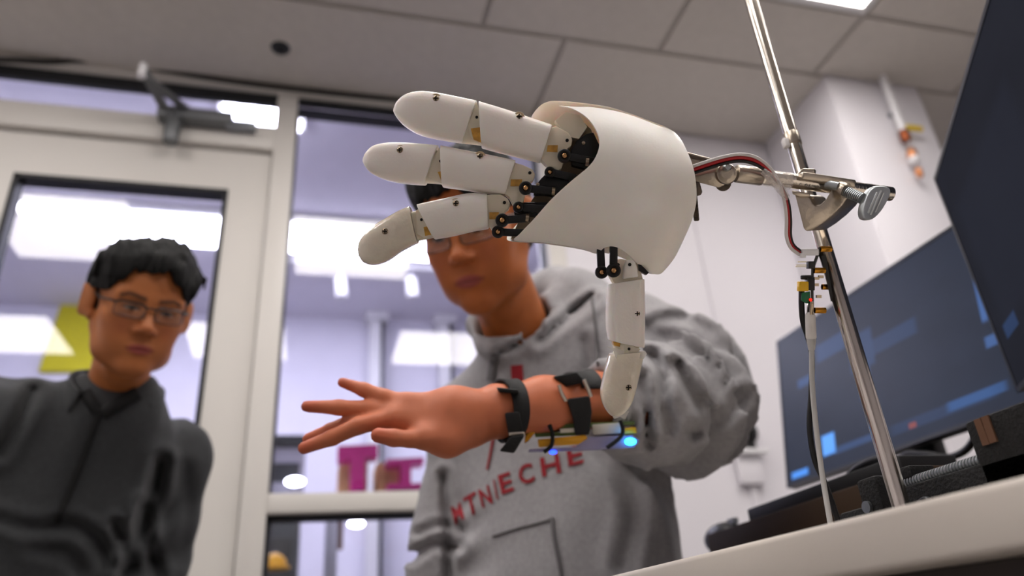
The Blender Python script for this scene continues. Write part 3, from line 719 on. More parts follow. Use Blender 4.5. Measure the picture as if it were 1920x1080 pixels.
fs.chain([P(880, 808, .748), P(838, 823, .735), P(795, 820, .722)], [.016, .0165, .0125], .012)      # thenar mound
fs.chain([P(800, 822, .722), P(768, 823, .715), P(738, 821, .708), P(709, 816, .704)], [.0105, .0083, .0084, .0072], .003)   # thumb
fs.ell(P(850, 765, .748), (.02, .02, .02), .02)
fs.chain([P(755, 757, .745), P(720, 745, .745), P(683, 731, .747), P(642, 717, .75)], [.0105, .0083, .0072, .0052], .0035)    # little finger
fs.chain([P(738, 770, .742), P(688, 767, .738), P(635, 764, .735), P(575, 762, .733)], [.0105, .0086, .0076, .0058], .0035)    # ring
fs.chain([P(728, 779, .737), P(668, 788, .737), P(620, 807, .745), P(577, 823, .752)], [.0105, .0085, .0075, .0058], .003)     # middle, behind
fs.chain([P(738, 783, .730), P(672, 798, .722), P(622, 821, .722), P(570, 840, .724)], [.0092, .0086, .0078, .0062], .003)     # index
V, Q = fs.mesh()
hc = np.tile(np.array(srgb('c4704c')[:3]), (len(V), 1))
def tipred(px, py, d, r, c, k):
    m = k * np.exp(-(((V - P(px, py, d)) ** 2).sum(1)) / r ** 2)[:, None]; hc[:] = hc * (1 - m) + np.array(srgb(c)[:3]) * m
for t in ((642, 717, .75), (575, 762, .733), (580, 832, .752), (570, 840, .724), (708, 815, .704)): tipred(*t, .016, 'b04a30', .7)
tipred(800, 780, .73, .035, 'c77a5c', .5)
hand_o = mesh_obj('hand_tmp', V, Q, 'skin', man2, None, hc)
# joined into the one body mesh
def join_into(a, b):
    bm = bmesh.new(); bm.from_mesh(a.data)
    me = b.data; bm2 = bmesh.new(); bm2.from_mesh(me)
    l1 = bm.verts.layers.float_color.get('Col'); l2 = bm2.verts.layers.float_color.get('Col')
    vm = []
    for v in bm2.verts: n_ = bm.verts.new(v.co); n_[l1] = v[l2]; vm.append(n_)
    for f in bm2.faces: q = bm.faces.new([vm[v.index] for v in f.verts]); q.smooth = True
    bm.to_mesh(a.data); bm.free(); bm2.free(); bpy.data.objects.remove(b)
ARMB = bvh_of(hand_o)
join_into(b2, hand_o)
# hoodie
SRr, SLl = P(888, 800, 1.22), P(1175, 660, 1.13)           # his right (image left) and left shoulder
lat2 = unit(SLl - SRr); dn2 = unit(P(1085, 1180, 1.02) - P(1035, 740, 1.18)); fw2 = unit(np.cross(lat2, dn2)); fw2 = fw2 if fw2 @ (CAMP - SLl) > 0 else -fw2
dn2 = unit(np.cross(fw2, lat2)); dn2 = dn2 if dn2[2] < 0 else -dn2
mid2 = (SRr + SLl) / 2; A2 = np.array((lat2, fw2, dn2))
ELB = P(1285, 758, .985); CUF = P(1142, 757, .838)
s = SDF(np.minimum(np.minimum(SRr, mid2 + dn2 * .6), CUF) - .2, np.maximum(np.maximum(SLl, ELB), P(1080, 520, 1.25)) + .13, .006)
s.rc(SRr, SLl, .072, .082, .04); s.rc(nb2, mid2 + dn2 * .05, .07, .085, .05)
for a in (SRr, SLl): s.rc(nb2 + dn2 * .04, a, .062, .07, .05)
T0 = P(1032, 830, 1.15); T1 = P(1056, 1010, 1.07); T2 = P(1075, 1250, .99)
for c_, r_ in ((T0, (.165, .115, .15)), (T1, (.172, .115, .17)), (T2, (.185, .125, .2))): s.ell(c_, r_, .05, ax=A2)
s.chain([SRr, P(828, 1000, 1.15), P(785, 1180, 1.08)], [.062, .052, .048], .02)             # hanging arm
s.chain([SLl, P(1270, 705, 1.07), ELB], [.085, .084, .064], .03)
s.chain([ELB, P(1270, 762, .95), P(1212, 760, .885), CUF], [.064, .066, .062, .052], .03)
s.rc(P(1295, 780, .99), P(1335, 800, .985), .045, .026, .04)
# hood bunched behind and round the neck
hd_pts = [P(925, 655, 1.085), P(960, 640, 1.115), P(1015, 592, 1.17), P(1085, 552, 1.24), P(1045, 545, 1.31), P(960, 560, 1.30), P(900, 610, 1.2), P(905, 650, 1.10)]
s.chain(hd_pts, [.014, .02, .027, .036, .038, .034, .022, .014], .02)
s.rc(P(1090, 570, 1.25), P(1160, 610, 1.17), .045, .05, .04)
A2f = A2.astype(np.float32); sl_a = unit(CUF - ELB)
def folds2(X):
    Xr = (X - mid2.astype(np.float32)) @ A2f.T
    f_ = vnoise(Xr, (13, 8, 5), 31) * .006 + vnoise(Xr, (30, 18, 12), 32) * .003
    q = X - ELB.astype(np.float32); t = q @ sl_a.astype(np.float32); rad = np.sqrt(np.maximum((q * q).sum(-1) - t * t, 0))
    arm = np.exp(-((t - .0) / .14) ** 2) / (1 + np.exp((rad - .13) / .012))
    g = t + .35 * rad + .03 * vnoise(X, (16, 16, 16), 33)
    f_ = f_ + arm * (np.sqrt(np.sin(g * 42) ** 2 + .02) - .65) * .024 + arm * vnoise(X, (17, 17, 17), 35) * .012 + arm * np.sin((g + .05 * vnoise(X, (11, 11, 11), 39)) * 120) * .0085
    q2 = X - SRr.astype(np.float32); t2 = q2 @ dn2.astype(np.float32); r2 = np.exp(-((q2 @ lat2.astype(np.float32) + .03) / .06) ** 2) * np.clip((t2 - .1) / .1, 0, 1)
    return f_ + r2 * np.sin((t2 + .02 * vnoise(X, (12, 12, 12), 37)) * 110) * .006
s.disp(folds2, .07)
s.crease([([(1212, 622), (1270, 640), (1330, 688), (1368, 745)], 11, .016), ([(1222, 662), (1246, 700), (1242, 752), (1258, 806)], 10, .018), ([(1268, 682), (1300, 738), (1330, 782)], 11, .016), ([(1198, 705), (1212, 765), (1216, 832)], 9, .014), ([(1300, 812), (1350, 790), (1396, 742)], 12, .02), ([(1215, 606), (1275, 596), (1335, 622)], 9, .014), ([(1178, 690), (1190, 740), (1186, 800)], 8, .012), ([(772, 1046), (812, 1018), (860, 1026)], 9, .014), ([(786, 1000), (826, 984), (862, 990)], 8, .012), ([(832, 890), (838, 960), (842, 1080)], 8, .016), ([(1098, 640), (1108, 700), (1116, 780)], 10, .010), ([(1010, 640), (1060, 600), (1112, 560)], 9, .016), ([(935, 660), (975, 645), (1010, 610)], 7, .010), ([(1180, 880), (1190, 960), (1170, 1060)], 16, .012), ([(1235, 880), (1262, 960), (1280, 1040)], 10, .01)], k=.85)
def nh2(X):
    a_ = M2[0].astype(np.float32); b_ = nb2.astype(np.float32); d_ = (b_ - a_) / np.linalg.norm(b_ - a_); q = X - b_; t = q @ d_
    return -(np.sqrt(np.maximum((q * q).sum(-1) - t * t, 0)) - .060 + 10 * np.clip(t - .03, 0, 1))
s.cut(nh2)
def cuff_hole(X):                                          # the sleeve is open where the forearm leaves it
    q = X - CUF.astype(np.float32); d_ = unit(CUF - P(1270, 765, .885)).astype(np.float32); t = q @ d_
    return np.minimum(t + .045, .0345 - np.sqrt(np.maximum((q * q).sum(-1) - t * t, 0)))
s.cut(cuff_hole); s.cut(lambda X: (X - CUF.astype(np.float32)) @ unit(CUF - P(1270, 765, .885)).astype(np.float32) - .02 - 2 * np.clip(np.linalg.norm(X - CUF.astype(np.float32), axis=1) - .085, 0, 1))
V, Q = s.mesh(); hood = mesh_obj('hoodie', V, Q, 'grey_jersey', man2)
HB = bvh_of(hood)
# zip placket cord and pocket
strip(HB, lerp_px(((930, 662), (925, 690), (922, 715)), 4), 16, 'neck_placket', 'dark_cord', man2, .002)
strip(HB, lerp_px(((1112, 560), (1120, 640), (1128, 720)), 4), 5, 'drawstring', 'dark_cord', man2, .003)
strip(HB, lerp_px(((1036, 972), (1040, 1010), (1050, 1060), (1056, 1100)), 5), 7, 'pocket_edge', 'dark_cord', man2, .003)
strip(HB, lerp_px(((925, 1006), (965, 993), (1000, 984), (1036, 974)), 5), 4, 'pocket_seam', 'dark_cord', man2, .002)
# printed letters: flat print laid on the cloth
def text_tris(ch):
    cu = bpy.data.curves.new('t', 'FONT'); cu.body = ch; cu.offset = .022; cu.resolution_u = 4; o = bpy.data.objects.new('t', cu); COL.objects.link(o)
    dg = bpy.context.evaluated_depsgraph_get(); me = bpy.data.meshes.new_from_object(o.evaluated_get(dg)); bpy.data.objects.remove(o); bpy.data.curves.remove(cu)
    bm = bmesh.new(); bm.from_mesh(me); bmesh.ops.triangulate(bm, faces=bm.faces)
    for _ in range(2): bmesh.ops.subdivide_edges(bm, edges=[e for e in bm.edges if e.calc_length() > .12], cuts=1)
    bmesh.ops.triangulate(bm, faces=bm.faces)
    V = np.array([v.co[:2] for v in bm.verts]); F = [tuple(v.index for v in f.verts) for f in bm.faces]; bm.free(); bpy.data.meshes.remove(me)
    V = (V - V.min(0)) / (V.max(0) - V.min(0)) - .5; return V, F
def print_letter(ch, cx, cy, wpx, hpx, rot, shear, bvh, parent, bold=0):
    V, F = text_tris(ch) if ch != '/' else (np.array([(-.5, -.5), (-.05, -.5), (.5, .5), (.05, .5)]), [(0, 1, 2), (0, 2, 3)])
    c, s_ = math.cos(math.radians(rot)), math.sin(math.radians(rot)); W = []
    for x, y in V:
        u = x * wpx + shear * y * hpx; v = y * hpx; p = hit(bvh, cx + u * c + v * s_, cy + u * s_ - v * c, .0022)
        if p is None: return
        W.append(p)
    n = len(W); mb = MB(); mb.add(W + [p + unit(p - CAMP) * .0018 for p in W], F + [tuple(i + n for i in f[::-1]) for f in F])
    return mb.build('printed_letter', 'red_print', parent)
for a in (('M', 860, 962, 20, 32, -28, .25), ('T', 886, 946, 26, 36, -30, .3), ('N', 912, 931, 22, 34, -26, .2), ('I', 931, 918, 3, 36, -22, .2), ('E', 950, 906, 24, 36, -20, .12), ('C', 988, 889, 28, 36, -18, .12), ('H', 1033, 873, 36, 36, -14, .1), ('E', 1078, 855, 28, 34, -14, .1), ('1', 971, 707, 22, 44, -4, 0), ('/', 921, 850, 9, 62, 0, .1)):
    print_letter(*a, HB, man2)
hp2 = T2 + dn2 * .1
s = SDF(np.array((hp2[0] - .3, hp2[1] - .5, 0)), np.array((hp2[0] + .3, hp2[1] + .25, hp2[2] + .15)), .012)
for q in (-1, 1):
    a = np.array((hp2[0] + q * .09, hp2[1] + .03, .5)); k_ = a + np.array((q * .05 - .1, -.3, 0)); f_ = np.array((k_[0], k_[1] + .03, .09))
    s.chain([a, k_, f_], [.09, .06, .045], .02); s.rc(f_ - np.array((0, 0, .04)), f_ + np.array((0, -.15, -.05)), .045, .035, .02)
s.rc(hp2, np.array((hp2[0], hp2[1], .5)), .13, .14, .03)
V, Q = s.mesh(); mesh_obj('trousers', V, Q, 'trousers', man2)
# ================================================================== the robot hand
HD = .575; HS = HD / FPX                       # depth of the hand's plane, metres per pixel there
def hp_(x, y, w_=0.0): return P(x, y, HD) + CBACK * w_
mat('print_white', 'f8f1ea', .42, var=.02, vscale=40, sss=.25, bump=.06, bscale=500)
mat('print_cream', 'e6dcc8', .5, var=.05, vscale=60, sss=.25)
mat('glue_amber', 'cf9c45', .35, var=.25, vscale=200, sss=.3)
mat('link_black', '0c0c0d', .35, var=.1); mat('servo_black', '08080a', .5, var=.1, vscale=60)
mat('brass_ball', 'c99a6a', .18, 1, var=.05); mat('screw_steel', 'a3947f', .22, 1, var=.1); mat('screw_dark', '1a1714', .5, .5); mat('recess_tan', 'cbb491', .5); mat('print_taped', 'e9dfcd', .16, var=.05, vscale=90, sss=.2, coat=.6, bump=.5, bscale=120); mat('rib_beige', '93836c', .6, var=.08)
MATS['tape_film'] = None; glass_mat('tape_film', (.93, .92, .9, 1))
rb = empty('robot_hand', hp_(1130, 350) - np.array((0, 0, .09)), 'white 3D-printed robot hand with black servo linkages held by the metal clamp', 'robot hand')
def loft(secs, e=.62, n=28, caps=True, back=None):
    """secs: (upper px, lower px, depth radius m, w centre m) -> closed lofted shell"""
    mb = MB(); V = []
    for U, L, r, wc in secs:
        u = hp_(*U, wc); l = hp_(*L, wc); c = (u + l) / 2; hv = (u - l) / 2
        for k in range(n):
            t = 2 * math.pi * k / n; a, b = math.cos(t), math.sin(t)
            V.append(c + hv * math.copysign(abs(a) ** e, a) + CBACK * r * math.copysign(abs(b) ** e, b))
    m = len(secs); F = [(i * n + k, i * n + (k + 1) % n, (i + 1) * n + (k + 1) % n, (i + 1) * n + k) for i in range(m - 1) for k in range(n)]
    mb.add(V, F, True)
    if caps: mb.f += [tuple(range(n - 1, -1, -1)), tuple((m - 1) * n + k for k in range(n))]; mb.sm += [False, False]
    return mb
def px_prism(pts, w0, w1): 
    V0 = [hp_(*p, w0) for p in pts]; V1 = [hp_(*p, w1) for p in pts]; n = len(pts)
    return MB().add(V0 + V1, [tuple(range(n)), tuple(range(2 * n - 1, n - 1, -1))] + [(i, n + i, n + (i + 1) % n, (i + 1) % n) for i in range(n)])
def screw(x, y, w_, parent, r=10.5):
    c = hp_(x, y, w_); q = MB().lathe(c - CBACK * .004, CBACK, ((0, r * HS * .62), (.004, r * HS * .62), (.0048, r * HS * .5), (.0052, r * HS * .2)), 16).build('screw', 'screw_steel', parent)
    mb = MB(); mb.obox(c + CBACK * .001, (CRIGHT, CUP, CBACK), (r * HS * .42, r * HS * .09, .0006)); mb.obox(c + CBACK * .001, (CRIGHT, CUP, CBACK), (r * HS * .09, r * HS * .42, .0006)); mb.build('screw_slot', 'screw_dark', q)
    MB().lathe(c - CBACK * .004, CBACK, ((.0028, r * HS), (.0032, r * HS * .96), (.0032, r * HS * .66), (.0024, r * HS * .63)), 20).build('screw_recess', 'recess_tan', q)
def dense(secs, k=4):
    out = []
    for a, b in zip(secs[:-1], secs[1:]):
        for j in range(k):
            t = j / k; out.append(tuple(tuple((np.array(a[i]) * (1 - t) + np.array(b[i]) * t).tolist()) if i < 2 else a[i] * (1 - t) + b[i] * t for i in range(4)))
    return out + [secs[-1]]
def smooth_secs(secs, k=4):
    arr = np.array([[*a, *b, r, w_] for a, b, r, w_ in secs]); out = smooth_path(list(arr), k); return [((q[0], q[1]), (q[2], q[3]), max(q[4], .0004), q[5]) for q in out]
T_ = .0125
def surf_w(secs, x, y, e=.62):
    best = (1e9, 0)
    for U, L, r, wc in dense(secs, 12):
        U, L = np.array(U), np.array(L); c = (U + L) / 2; h = (U - L) / 2; q = np.array((x, y)) - c; a = q @ h / (h @ h); d_ = np.linalg.norm(q - a * h)
        if d_ < best[0]: cs = min(abs(a), .98) ** (1 / e); best = (d_, wc + r * (1 - cs * cs) ** (e / 2))
    return best[1]
FING = {
 'finger': [
  dict(dist=[((895, 191), (868, 268), T_, 0), ((852, 182), (840, 264), T_, 0), ((820, 176), (803, 257), T_, 0), ((788, 173), (779, 249), T_ * .96, 0), ((762, 179), (757, 235), T_ * .82, 0), ((746, 191), (744, 221), T_ * .55, 0), ((739, 203), (738, 210), T_ * .2, 0)],
       prox=[((898, 192), (903, 277), T_, 0), ((945, 206), (940, 287), T_, 0), ((990, 221), (977, 296), T_, 0), ((1035, 236), (1013, 305), T_ * .96, 0)],
       knuck=[((884, 203), (866, 268), T_ * .7, 0), ((915, 207), (918, 274), T_ * .7, 0)], face=[(895, 197), (879, 243), (884, 262), (905, 274), (911, 250)], glue=[(884, 246), (907, 243), (909, 256), (902, 272), (889, 266)], pin=(895, 225),
       screws=((820, 192), (973, 225)), label='topmost robot finger'),
  dict(dist=[((823, 274), (797, 347), T_, 0), ((790, 271), (778, 346), T_, 0), ((760, 269), (748, 343), T_, 0), ((728, 269), (722, 337), T_ * .95, 0), ((703, 274), (698, 326), T_ * .8, 0), ((688, 286), (686, 314), T_ * .52, 0), ((681, 298), (681, 304), T_ * .2, 0)],
       prox=[((827, 274), (830, 351), T_, 0), ((873, 283), (868, 356), T_, 0), ((920, 292), (908, 362), T_, 0), ((967, 302), (947, 367), T_ * .96, 0)],
       knuck=[((815, 283), (792, 343), T_ * .7, 0), ((842, 284), (842, 346), T_ * .7, 0)], face=[(825, 280), (811, 318), (806, 336), (830, 347), (843, 327)], glue=[(823, 326), (842, 322), (842, 343), (830, 343)], pin=(828, 306),
       screws=((754, 287), (901, 298)), label='second robot finger from the top'),
  dict(dist=[((769, 387), (784, 456), T_, 0), ((748, 396), (768, 464), T_, 0), ((727, 408), (750, 474), T_ * .98, 0), ((705, 421), (728, 489), T_ * .93, 0), ((686, 438), (703, 497), T_ * .78, 0), ((675, 452), (684, 493), T_ * .5, 0), ((671, 466), (674, 482), T_ * .2, 0)],
       prox=[((782, 384), (815, 449), T_, 0), ((832, 373), (850, 443), T_, 0), ((880, 363), (888, 434), T_, 0), ((914, 365), (916, 429), T_ * .96, 0)],
       knuck=[((772, 398), (784, 452), T_ * .66, 0), ((800, 390), (822, 444), T_ * .66, 0)], face=[(783, 397), (791, 392), (815, 445), (797, 447), (785, 440)], glue=[(797, 428), (812, 424), (816, 441), (800, 444)], pin=(793, 414),
       screws=((727, 436), (857, 385)), label='lowest robot finger, bent at its middle joint')],
 'thumb': [
  dict(dist=[((1142, 663), (1206, 657), T_, .002), ((1136, 682), (1202, 680), T_, .002), ((1130, 707), (1197, 703), T_, .002), ((1125, 734), (1190, 733), T_ * .95, .002), ((1129, 756), (1182, 756), T_ * .8, .002), ((1139, 773), (1171, 772), T_ * .5, .002), ((1150, 781), (1158, 781), T_ * .2, .002)],
       prox=[((1138, 533), (1206, 523), T_, .002), ((1136, 573), (1207, 571), T_, .002), ((1136, 610), (1207, 613), T_, .002), ((1140, 637), (1206, 651), T_ * .97, .002)],
       knuck=[((1150, 632), (1197, 640), T_ * .75, .002), ((1150, 668), (1196, 668), T_ * .75, .002)], face=[(1148, 640), (1170, 648), (1196, 652), (1190, 664), (1152, 662)], glue=[(1146, 638), (1159, 641), (1158, 648), (1148, 646)], pin=(1175, 652),
       screws=((1189, 587), (1173, 722)), label='robot thumb pointing straight down')]}
for nm, lst in FING.items():
    for d in lst:
        pr = loft(smooth_secs(d['prox'])).build(nm, 'print_white', rb, bevel=.0006, angle=60); pr['label'] = d['label']
        ds = loft(smooth_secs(d['dist'])).build('fingertip_shell', 'print_taped' if d is FING['thumb'][0] or d is FING['finger'][2] else 'print_white', pr, bevel=.0006, angle=60)
        loft(d['knuck']).build('knuckle', 'print_cream', pr)
        w1 = T_ * .74 + (.002 if nm == 'thumb' else 0)
        px_prism(d['face'], -.002, w1).build('hinge_plate', 'print_cream', pr); px_prism(d['glue'], 0, w1 + .0006).build('glue_fillet', 'glue_amber', pr)
        c = hp_(*d['pin'], w1); MB().cyl(c - CBACK * .002, c + CBACK * .0006, .0011, n=12).build('hinge_pin', 'screw_dark', pr)
        for i, (x, y) in enumerate(d['screws']): screw(x, y, surf_w(d['prox' if i else 'dist'], x, y) - .0004, pr)
mat('film_clear', 'f2efe8', .12, var=.05, alpha=.45, coat=.5)
def film(pts, w_, name='tape_film'):
    q = px_prism(pts, w_ - .0004, w_); return q.build(name, 'film_clear', rb)
film([(1133, 646), (1148, 650), (1166, 655), (1163, 664), (1172, 668), (1160, 676), (1150, 668), (1146, 656)], .0135); film([(1186, 660), (1204, 655), (1207, 661), (1201, 670), (1190, 668)], .0132)
film([(1141, 770), (1150, 783), (1160, 779), (1170, 784), (1178, 768), (1172, 770), (1158, 776)], .006)
# shells of the palm
from mathutils.geometry import delaunay_2d_cdt
def shell(outline, hf, th, name, m, step=6, k=6):
    o = [tuple(p) for p in smooth_path([np.array(p, float) for p in outline + [outline[0]]], k)[:-1]]
    xs_, ys_ = zip(*o); n = len(o); pts = [Vector(p) for p in o]
    pa = np.array(o)
    def inside(x, y):
        c = False; j = n - 1
        for i in range(n):
            if (pa[i, 1] > y) != (pa[j, 1] > y) and x < (pa[j, 0] - pa[i, 0]) * (y - pa[i, 1]) / (pa[j, 1] - pa[i, 1]) + pa[i, 0]: c = not c
            j = i
        return c
    for gx in np.arange(min(xs_), max(xs_), step):
        for gy in np.arange(min(ys_), max(ys_), step):
            if inside(gx, gy) and ((pa - (gx, gy)) ** 2).sum(1).min() > (step * .55) ** 2: pts.append(Vector((gx, gy)))
    vo, _, fo, *_r = delaunay_2d_cdt(pts, [(i, (i + 1) % n) for i in range(n)], [], 1, 1e-6)
    fr = [hp_(v.x, v.y, hf(v.x, v.y)) for v in vo]; bk = [hp_(v.x, v.y, hf(v.x, v.y) - th) for v in vo]; N = len(vo)
    F = [tuple(f) for f in fo] + [tuple(i + N for i in f[::-1]) for f in fo]
    cnt = {}
    for f in fo:
        for a, b in zip(f, f[1:] + f[:1]): cnt[(a, b)] = 1
    for a, b in cnt:
        if (b, a) not in cnt: F.append((b, a, a + N, b + N))
    mb = MB(); mb.add(fr + bk, F, True); ob = mb.build(name, m, rb); ob.data.set_sharp_from_angle(angle=math.radians(42)); return ob
def interp(x, pts): return float(np.interp(x, [p[0] for p in pts], [p[1] for p in pts]))
top_e = ((950, 300), (995, 212), (1045, 197), (1110, 203), (1170, 214), (1230, 236), (1272, 252), (1300, 275)); bot_e = ((950, 455), (1010, 458), (1080, 468), (1140, 490), (1215, 515), (1240, 512), (1265, 485), (1295, 430))
def hfront(x, y):
    t, b = interp(x, top_e), interp(x, bot_e); a = (2 * (y - t) / (b - t) - 1); a = max(-1, min(1, a))
    g = 1 - abs(a) ** (2.6 if a < 0 else 3.2); u = max(0, (x - 1215) / 80)
    return .003 + .026 * max(g, 0) - .010 * u * u + .003 * math.exp(-((x - 1200) / 60) ** 2 - ((y - 440) / 50) ** 2)
def hback(x, y):
    t, b = interp(x, top_e) - 12, interp(x, bot_e); a = max(-1, min(1, (2 * (y - t) / (b - t) - 1)))
    return -.003 - .024 * max(0, 1 - abs(a) ** 3) 
fo_ = [(1048, 201), (1080, 203), (1112, 203), (1170, 214), (1228, 235), (1270, 251), (1282, 290), (1292, 340), (1295, 385), (1288, 430), (1268, 478), (1241, 511), (1226, 514), (1212, 511), (1190, 494), (1168, 475), (1148, 465), (1130, 466), (1118, 476), (1100, 471), (1060, 461), (1010, 455), (965, 452), (975, 440), (1000, 415), (1030, 382), (1065, 350), (1098, 322), (1113, 298), (1117, 275), (1110, 250), (1095, 226), (1072, 208)]
palm = shell(fo_, hfront, .0026, 'palm_shell', 'print_white')
bo_ = [(994, 218), (1005, 203), (1022, 191), (1045, 187), (1095, 191), (1150, 200), (1212, 221), (1272, 249), (1284, 300), (1291, 360), (1286, 425), (1266, 474), (1240, 508), (1212, 503), (1160, 478), (1100, 468), (1020, 456), (962, 452), (950, 444), (962, 425), (990, 392), (1018, 340), (1030, 300), (1018, 255)]
shell(bo_, hback, .0026, 'back_shell', 'print_white')
# frame, servos and links inside
px_prism([(1045, 262), (1085, 215), (1110, 240), (1125, 290), (1100, 330), (1050, 385), (990, 440), (958, 446), (972, 415), (1000, 370), (1030, 320)], -.018, -.006).build('inner_frame', 'rib_beige', rb)
px_prism([(1040, 228), (1060, 212), (1085, 218), (1100, 240), (1085, 262), (1062, 258)], -.006, .004).build('finger_bracket', 'print_cream', rb)
for poly in ([(1070, 283), (1082, 264), (1100, 252), (1112, 250), (1132, 292), (1118, 334), (1098, 318), (1072, 311)], [(1003, 350), (1014, 336), (1028, 322), (1052, 322), (1085, 330), (1112, 345), (1070, 375), (1022, 366), (1000, 366)], [(964, 396), (982, 380), (1030, 380), (1062, 384), (1052, 402), (1010, 408), (986, 404), (964, 404)]):
    px_prism(poly, -.006, .0035).build('servo', 'servo_black', rb, bevel=.0008)
for x, y in ((1093, 270), (1008, 347), (970, 398)):
    c = hp_(x, y, .0035); MB().lathe(c, CBACK, ((0, .0016), (.0008, .0014), (.001, .0004)), 12).build('servo_screw', 'screw_steel', rb)
for poly, pin, gl in (([(1020, 247), (1042, 240), (1064, 252), (1072, 264), (1070, 276), (1062, 283), (1052, 318), (1042, 327), (1030, 326), (1024, 312), (1012, 300)], (1062, 267), [(1026, 276), (1045, 276), (1044, 289), (1024, 288)]),
                      ([(952, 304), (980, 312), (998, 320), (1003, 330), (999, 341), (990, 346), (981, 380), (972, 389), (962, 386), (955, 372), (942, 362)], (993, 327), [(958, 339), (979, 339), (978, 352), (957, 352)]),
                      ([(905, 368), (938, 366), (952, 374), (957, 384), (953, 394), (945, 400), (945, 430), (937, 439), (926, 437), (917, 425), (905, 425)], (946, 382), [(918, 400), (936, 400), (935, 413), (918, 413)])):
    kb_ = px_prism(poly, -.006, .0075).build('knuckle_block', 'print_cream', rb, bevel=.001)
    c = hp_(*pin, .0075); MB().cyl(c - CBACK * .001, c + CBACK * .0007, .0013, n=12).build('hinge_pin', 'screw_dark', kb_); px_prism(gl, 0, .0081).build('glue_fillet', 'glue_amber', kb_)
px_prism([(1138, 512), (1147, 492), (1160, 486), (1182, 489), (1196, 498), (1203, 526), (1178, 532), (1150, 534)], -.004, .008).build('knuckle_block', 'print_cream', rb, bevel=.001)
px_prism([(1166, 500), (1170, 490), (1178, 487), (1186, 491), (1190, 502), (1192, 520), (1164, 524)], .006, .012).build('thumb_lug', 'print_white', rb, bevel=.0012)
for x, y in ((1176, 497), (1156, 497)):
    c = hp_(x, y, .012 if x > 1170 else .008); MB().cyl(c - CBACK * .001, c + CBACK * .0006, .0013, n=12).build('hinge_pin', 'screw_dark', rb)
px_prism([(1192, 492), (1204, 503), (1212, 512), (1208, 516), (1194, 508)], .002, .010).build('thumb_stop', 'link_black', rb)
def ball_link(a, b, r, w_, wd=14):
    A, Bp = hp_(*a, w_), hp_(*b, w_ - .003); d = unit(Bp - A); sd = unit(np.cross(CBACK, d)); ro = r * HS
    mb = MB(); mb.lathe(A - CBACK * .0028, CBACK, ((0, ro * .85), (.0006, ro), (.005, ro), (.0056, ro * .85), (.0056, ro * .62), (.0046, ro * .56)), 24)
    mb.obox((A + d * ro * .6 + Bp) / 2, (d, sd, CBACK), (np.linalg.norm(Bp - A - d * ro * .6) / 2, wd * HS / 2, .0022))
    o = mb.build('linkage_rod', 'link_black', rb, bevel=.0004, angle=50); MB().sphere(A + CBACK * .0012, ro * .46, 14).build('ball_joint', 'brass_ball', o)
    return o
for a, b, r, w_ in (((1056, 298), (1112, 308), 12.5, .0125), ((1030, 326), (1078, 336), 10, .0075), ((985, 357), (1042, 363), 12.5, .0125), ((972, 391), (1022, 394), 10.5, .0075), ((942, 416), (992, 411), 12.5, .0125), ((934, 436), (985, 438), 11.5, .006), ((1145, 508), (1146, 440), 13, .016), ((1125, 511), (1122, 440), 12, .010)):
    ball_link(a, b, r, w_)
for x, y in ((1098, 309), (1036, 362), (988, 411)):          # white clip rings on the rods
    c = hp_(x, y, .0108); d = unit(hp_(x + 10, y + 1) - hp_(x, y)); MB().cyl(c - d * .0012, c + d * .0012, .0034, n=14).build('clip_ring', 'screw_steel', rb)
# ================================================================== stand, clamp, wiring
def onX(px, py, x): r = ray(px, py); return CAMP + r * (x / r[0])
mat('rod_steel', 'cfc7bd', .2, 1, var=.06, vscale=60, stretch=(1, 1, .05), bump=.15, bscale=400); mat('cast_nickel', 'b3a899', .3, 1, var=.08, vscale=40, bump=.15, bscale=300)
mat('zinc', 'a9aeb0', .35, .9, var=.12, vscale=80); mat('dark_screw', '5a5148', .4, .8, var=.2, vscale=120)
mat('wire_red', 'a81018', .4, var=.05); mat('wire_black', '0b0b0c', .45); mat('wire_white', 'd8d4d2', .45)
mat('iron_black', '0b0b0c', .6, var=.3, vscale=120, bump=.8, bscale=300)
DT = .755                                        # desk top
RX, RY = .4145, .4565
stand = empty('ring_stand', (RX, RY, DT), 'steel ring stand rod rising from a black base on the white desk', 'stand')
MB().cyl((RX, RY, DT + .012), (RX, RY, 1.42), .0063, n=32).build('rod', 'rod_steel', stand)
c = P(1484, 262, .70); zc = .7 + ray(1484, 262)[2] * (RX / ray(1484, 262)[0])
MB().cyl((RX, RY, zc - .008), (RX, RY, zc + .006), .0071, n=24).build('tape_band', 'cast_nickel', stand, bevel=.0008)
MB().box((RX - .012, RY - .004, zc - .012), (RX - .0066, RY + .002, zc - .002)).build('tape_tail', 'wire_white', stand, bevel=.0015)
MB().box((RX - .0125, RY - .03, DT), (RX + .0175, RY + .15, DT + .014)).build('base_plate', 'iron_black', stand, bevel=.004)
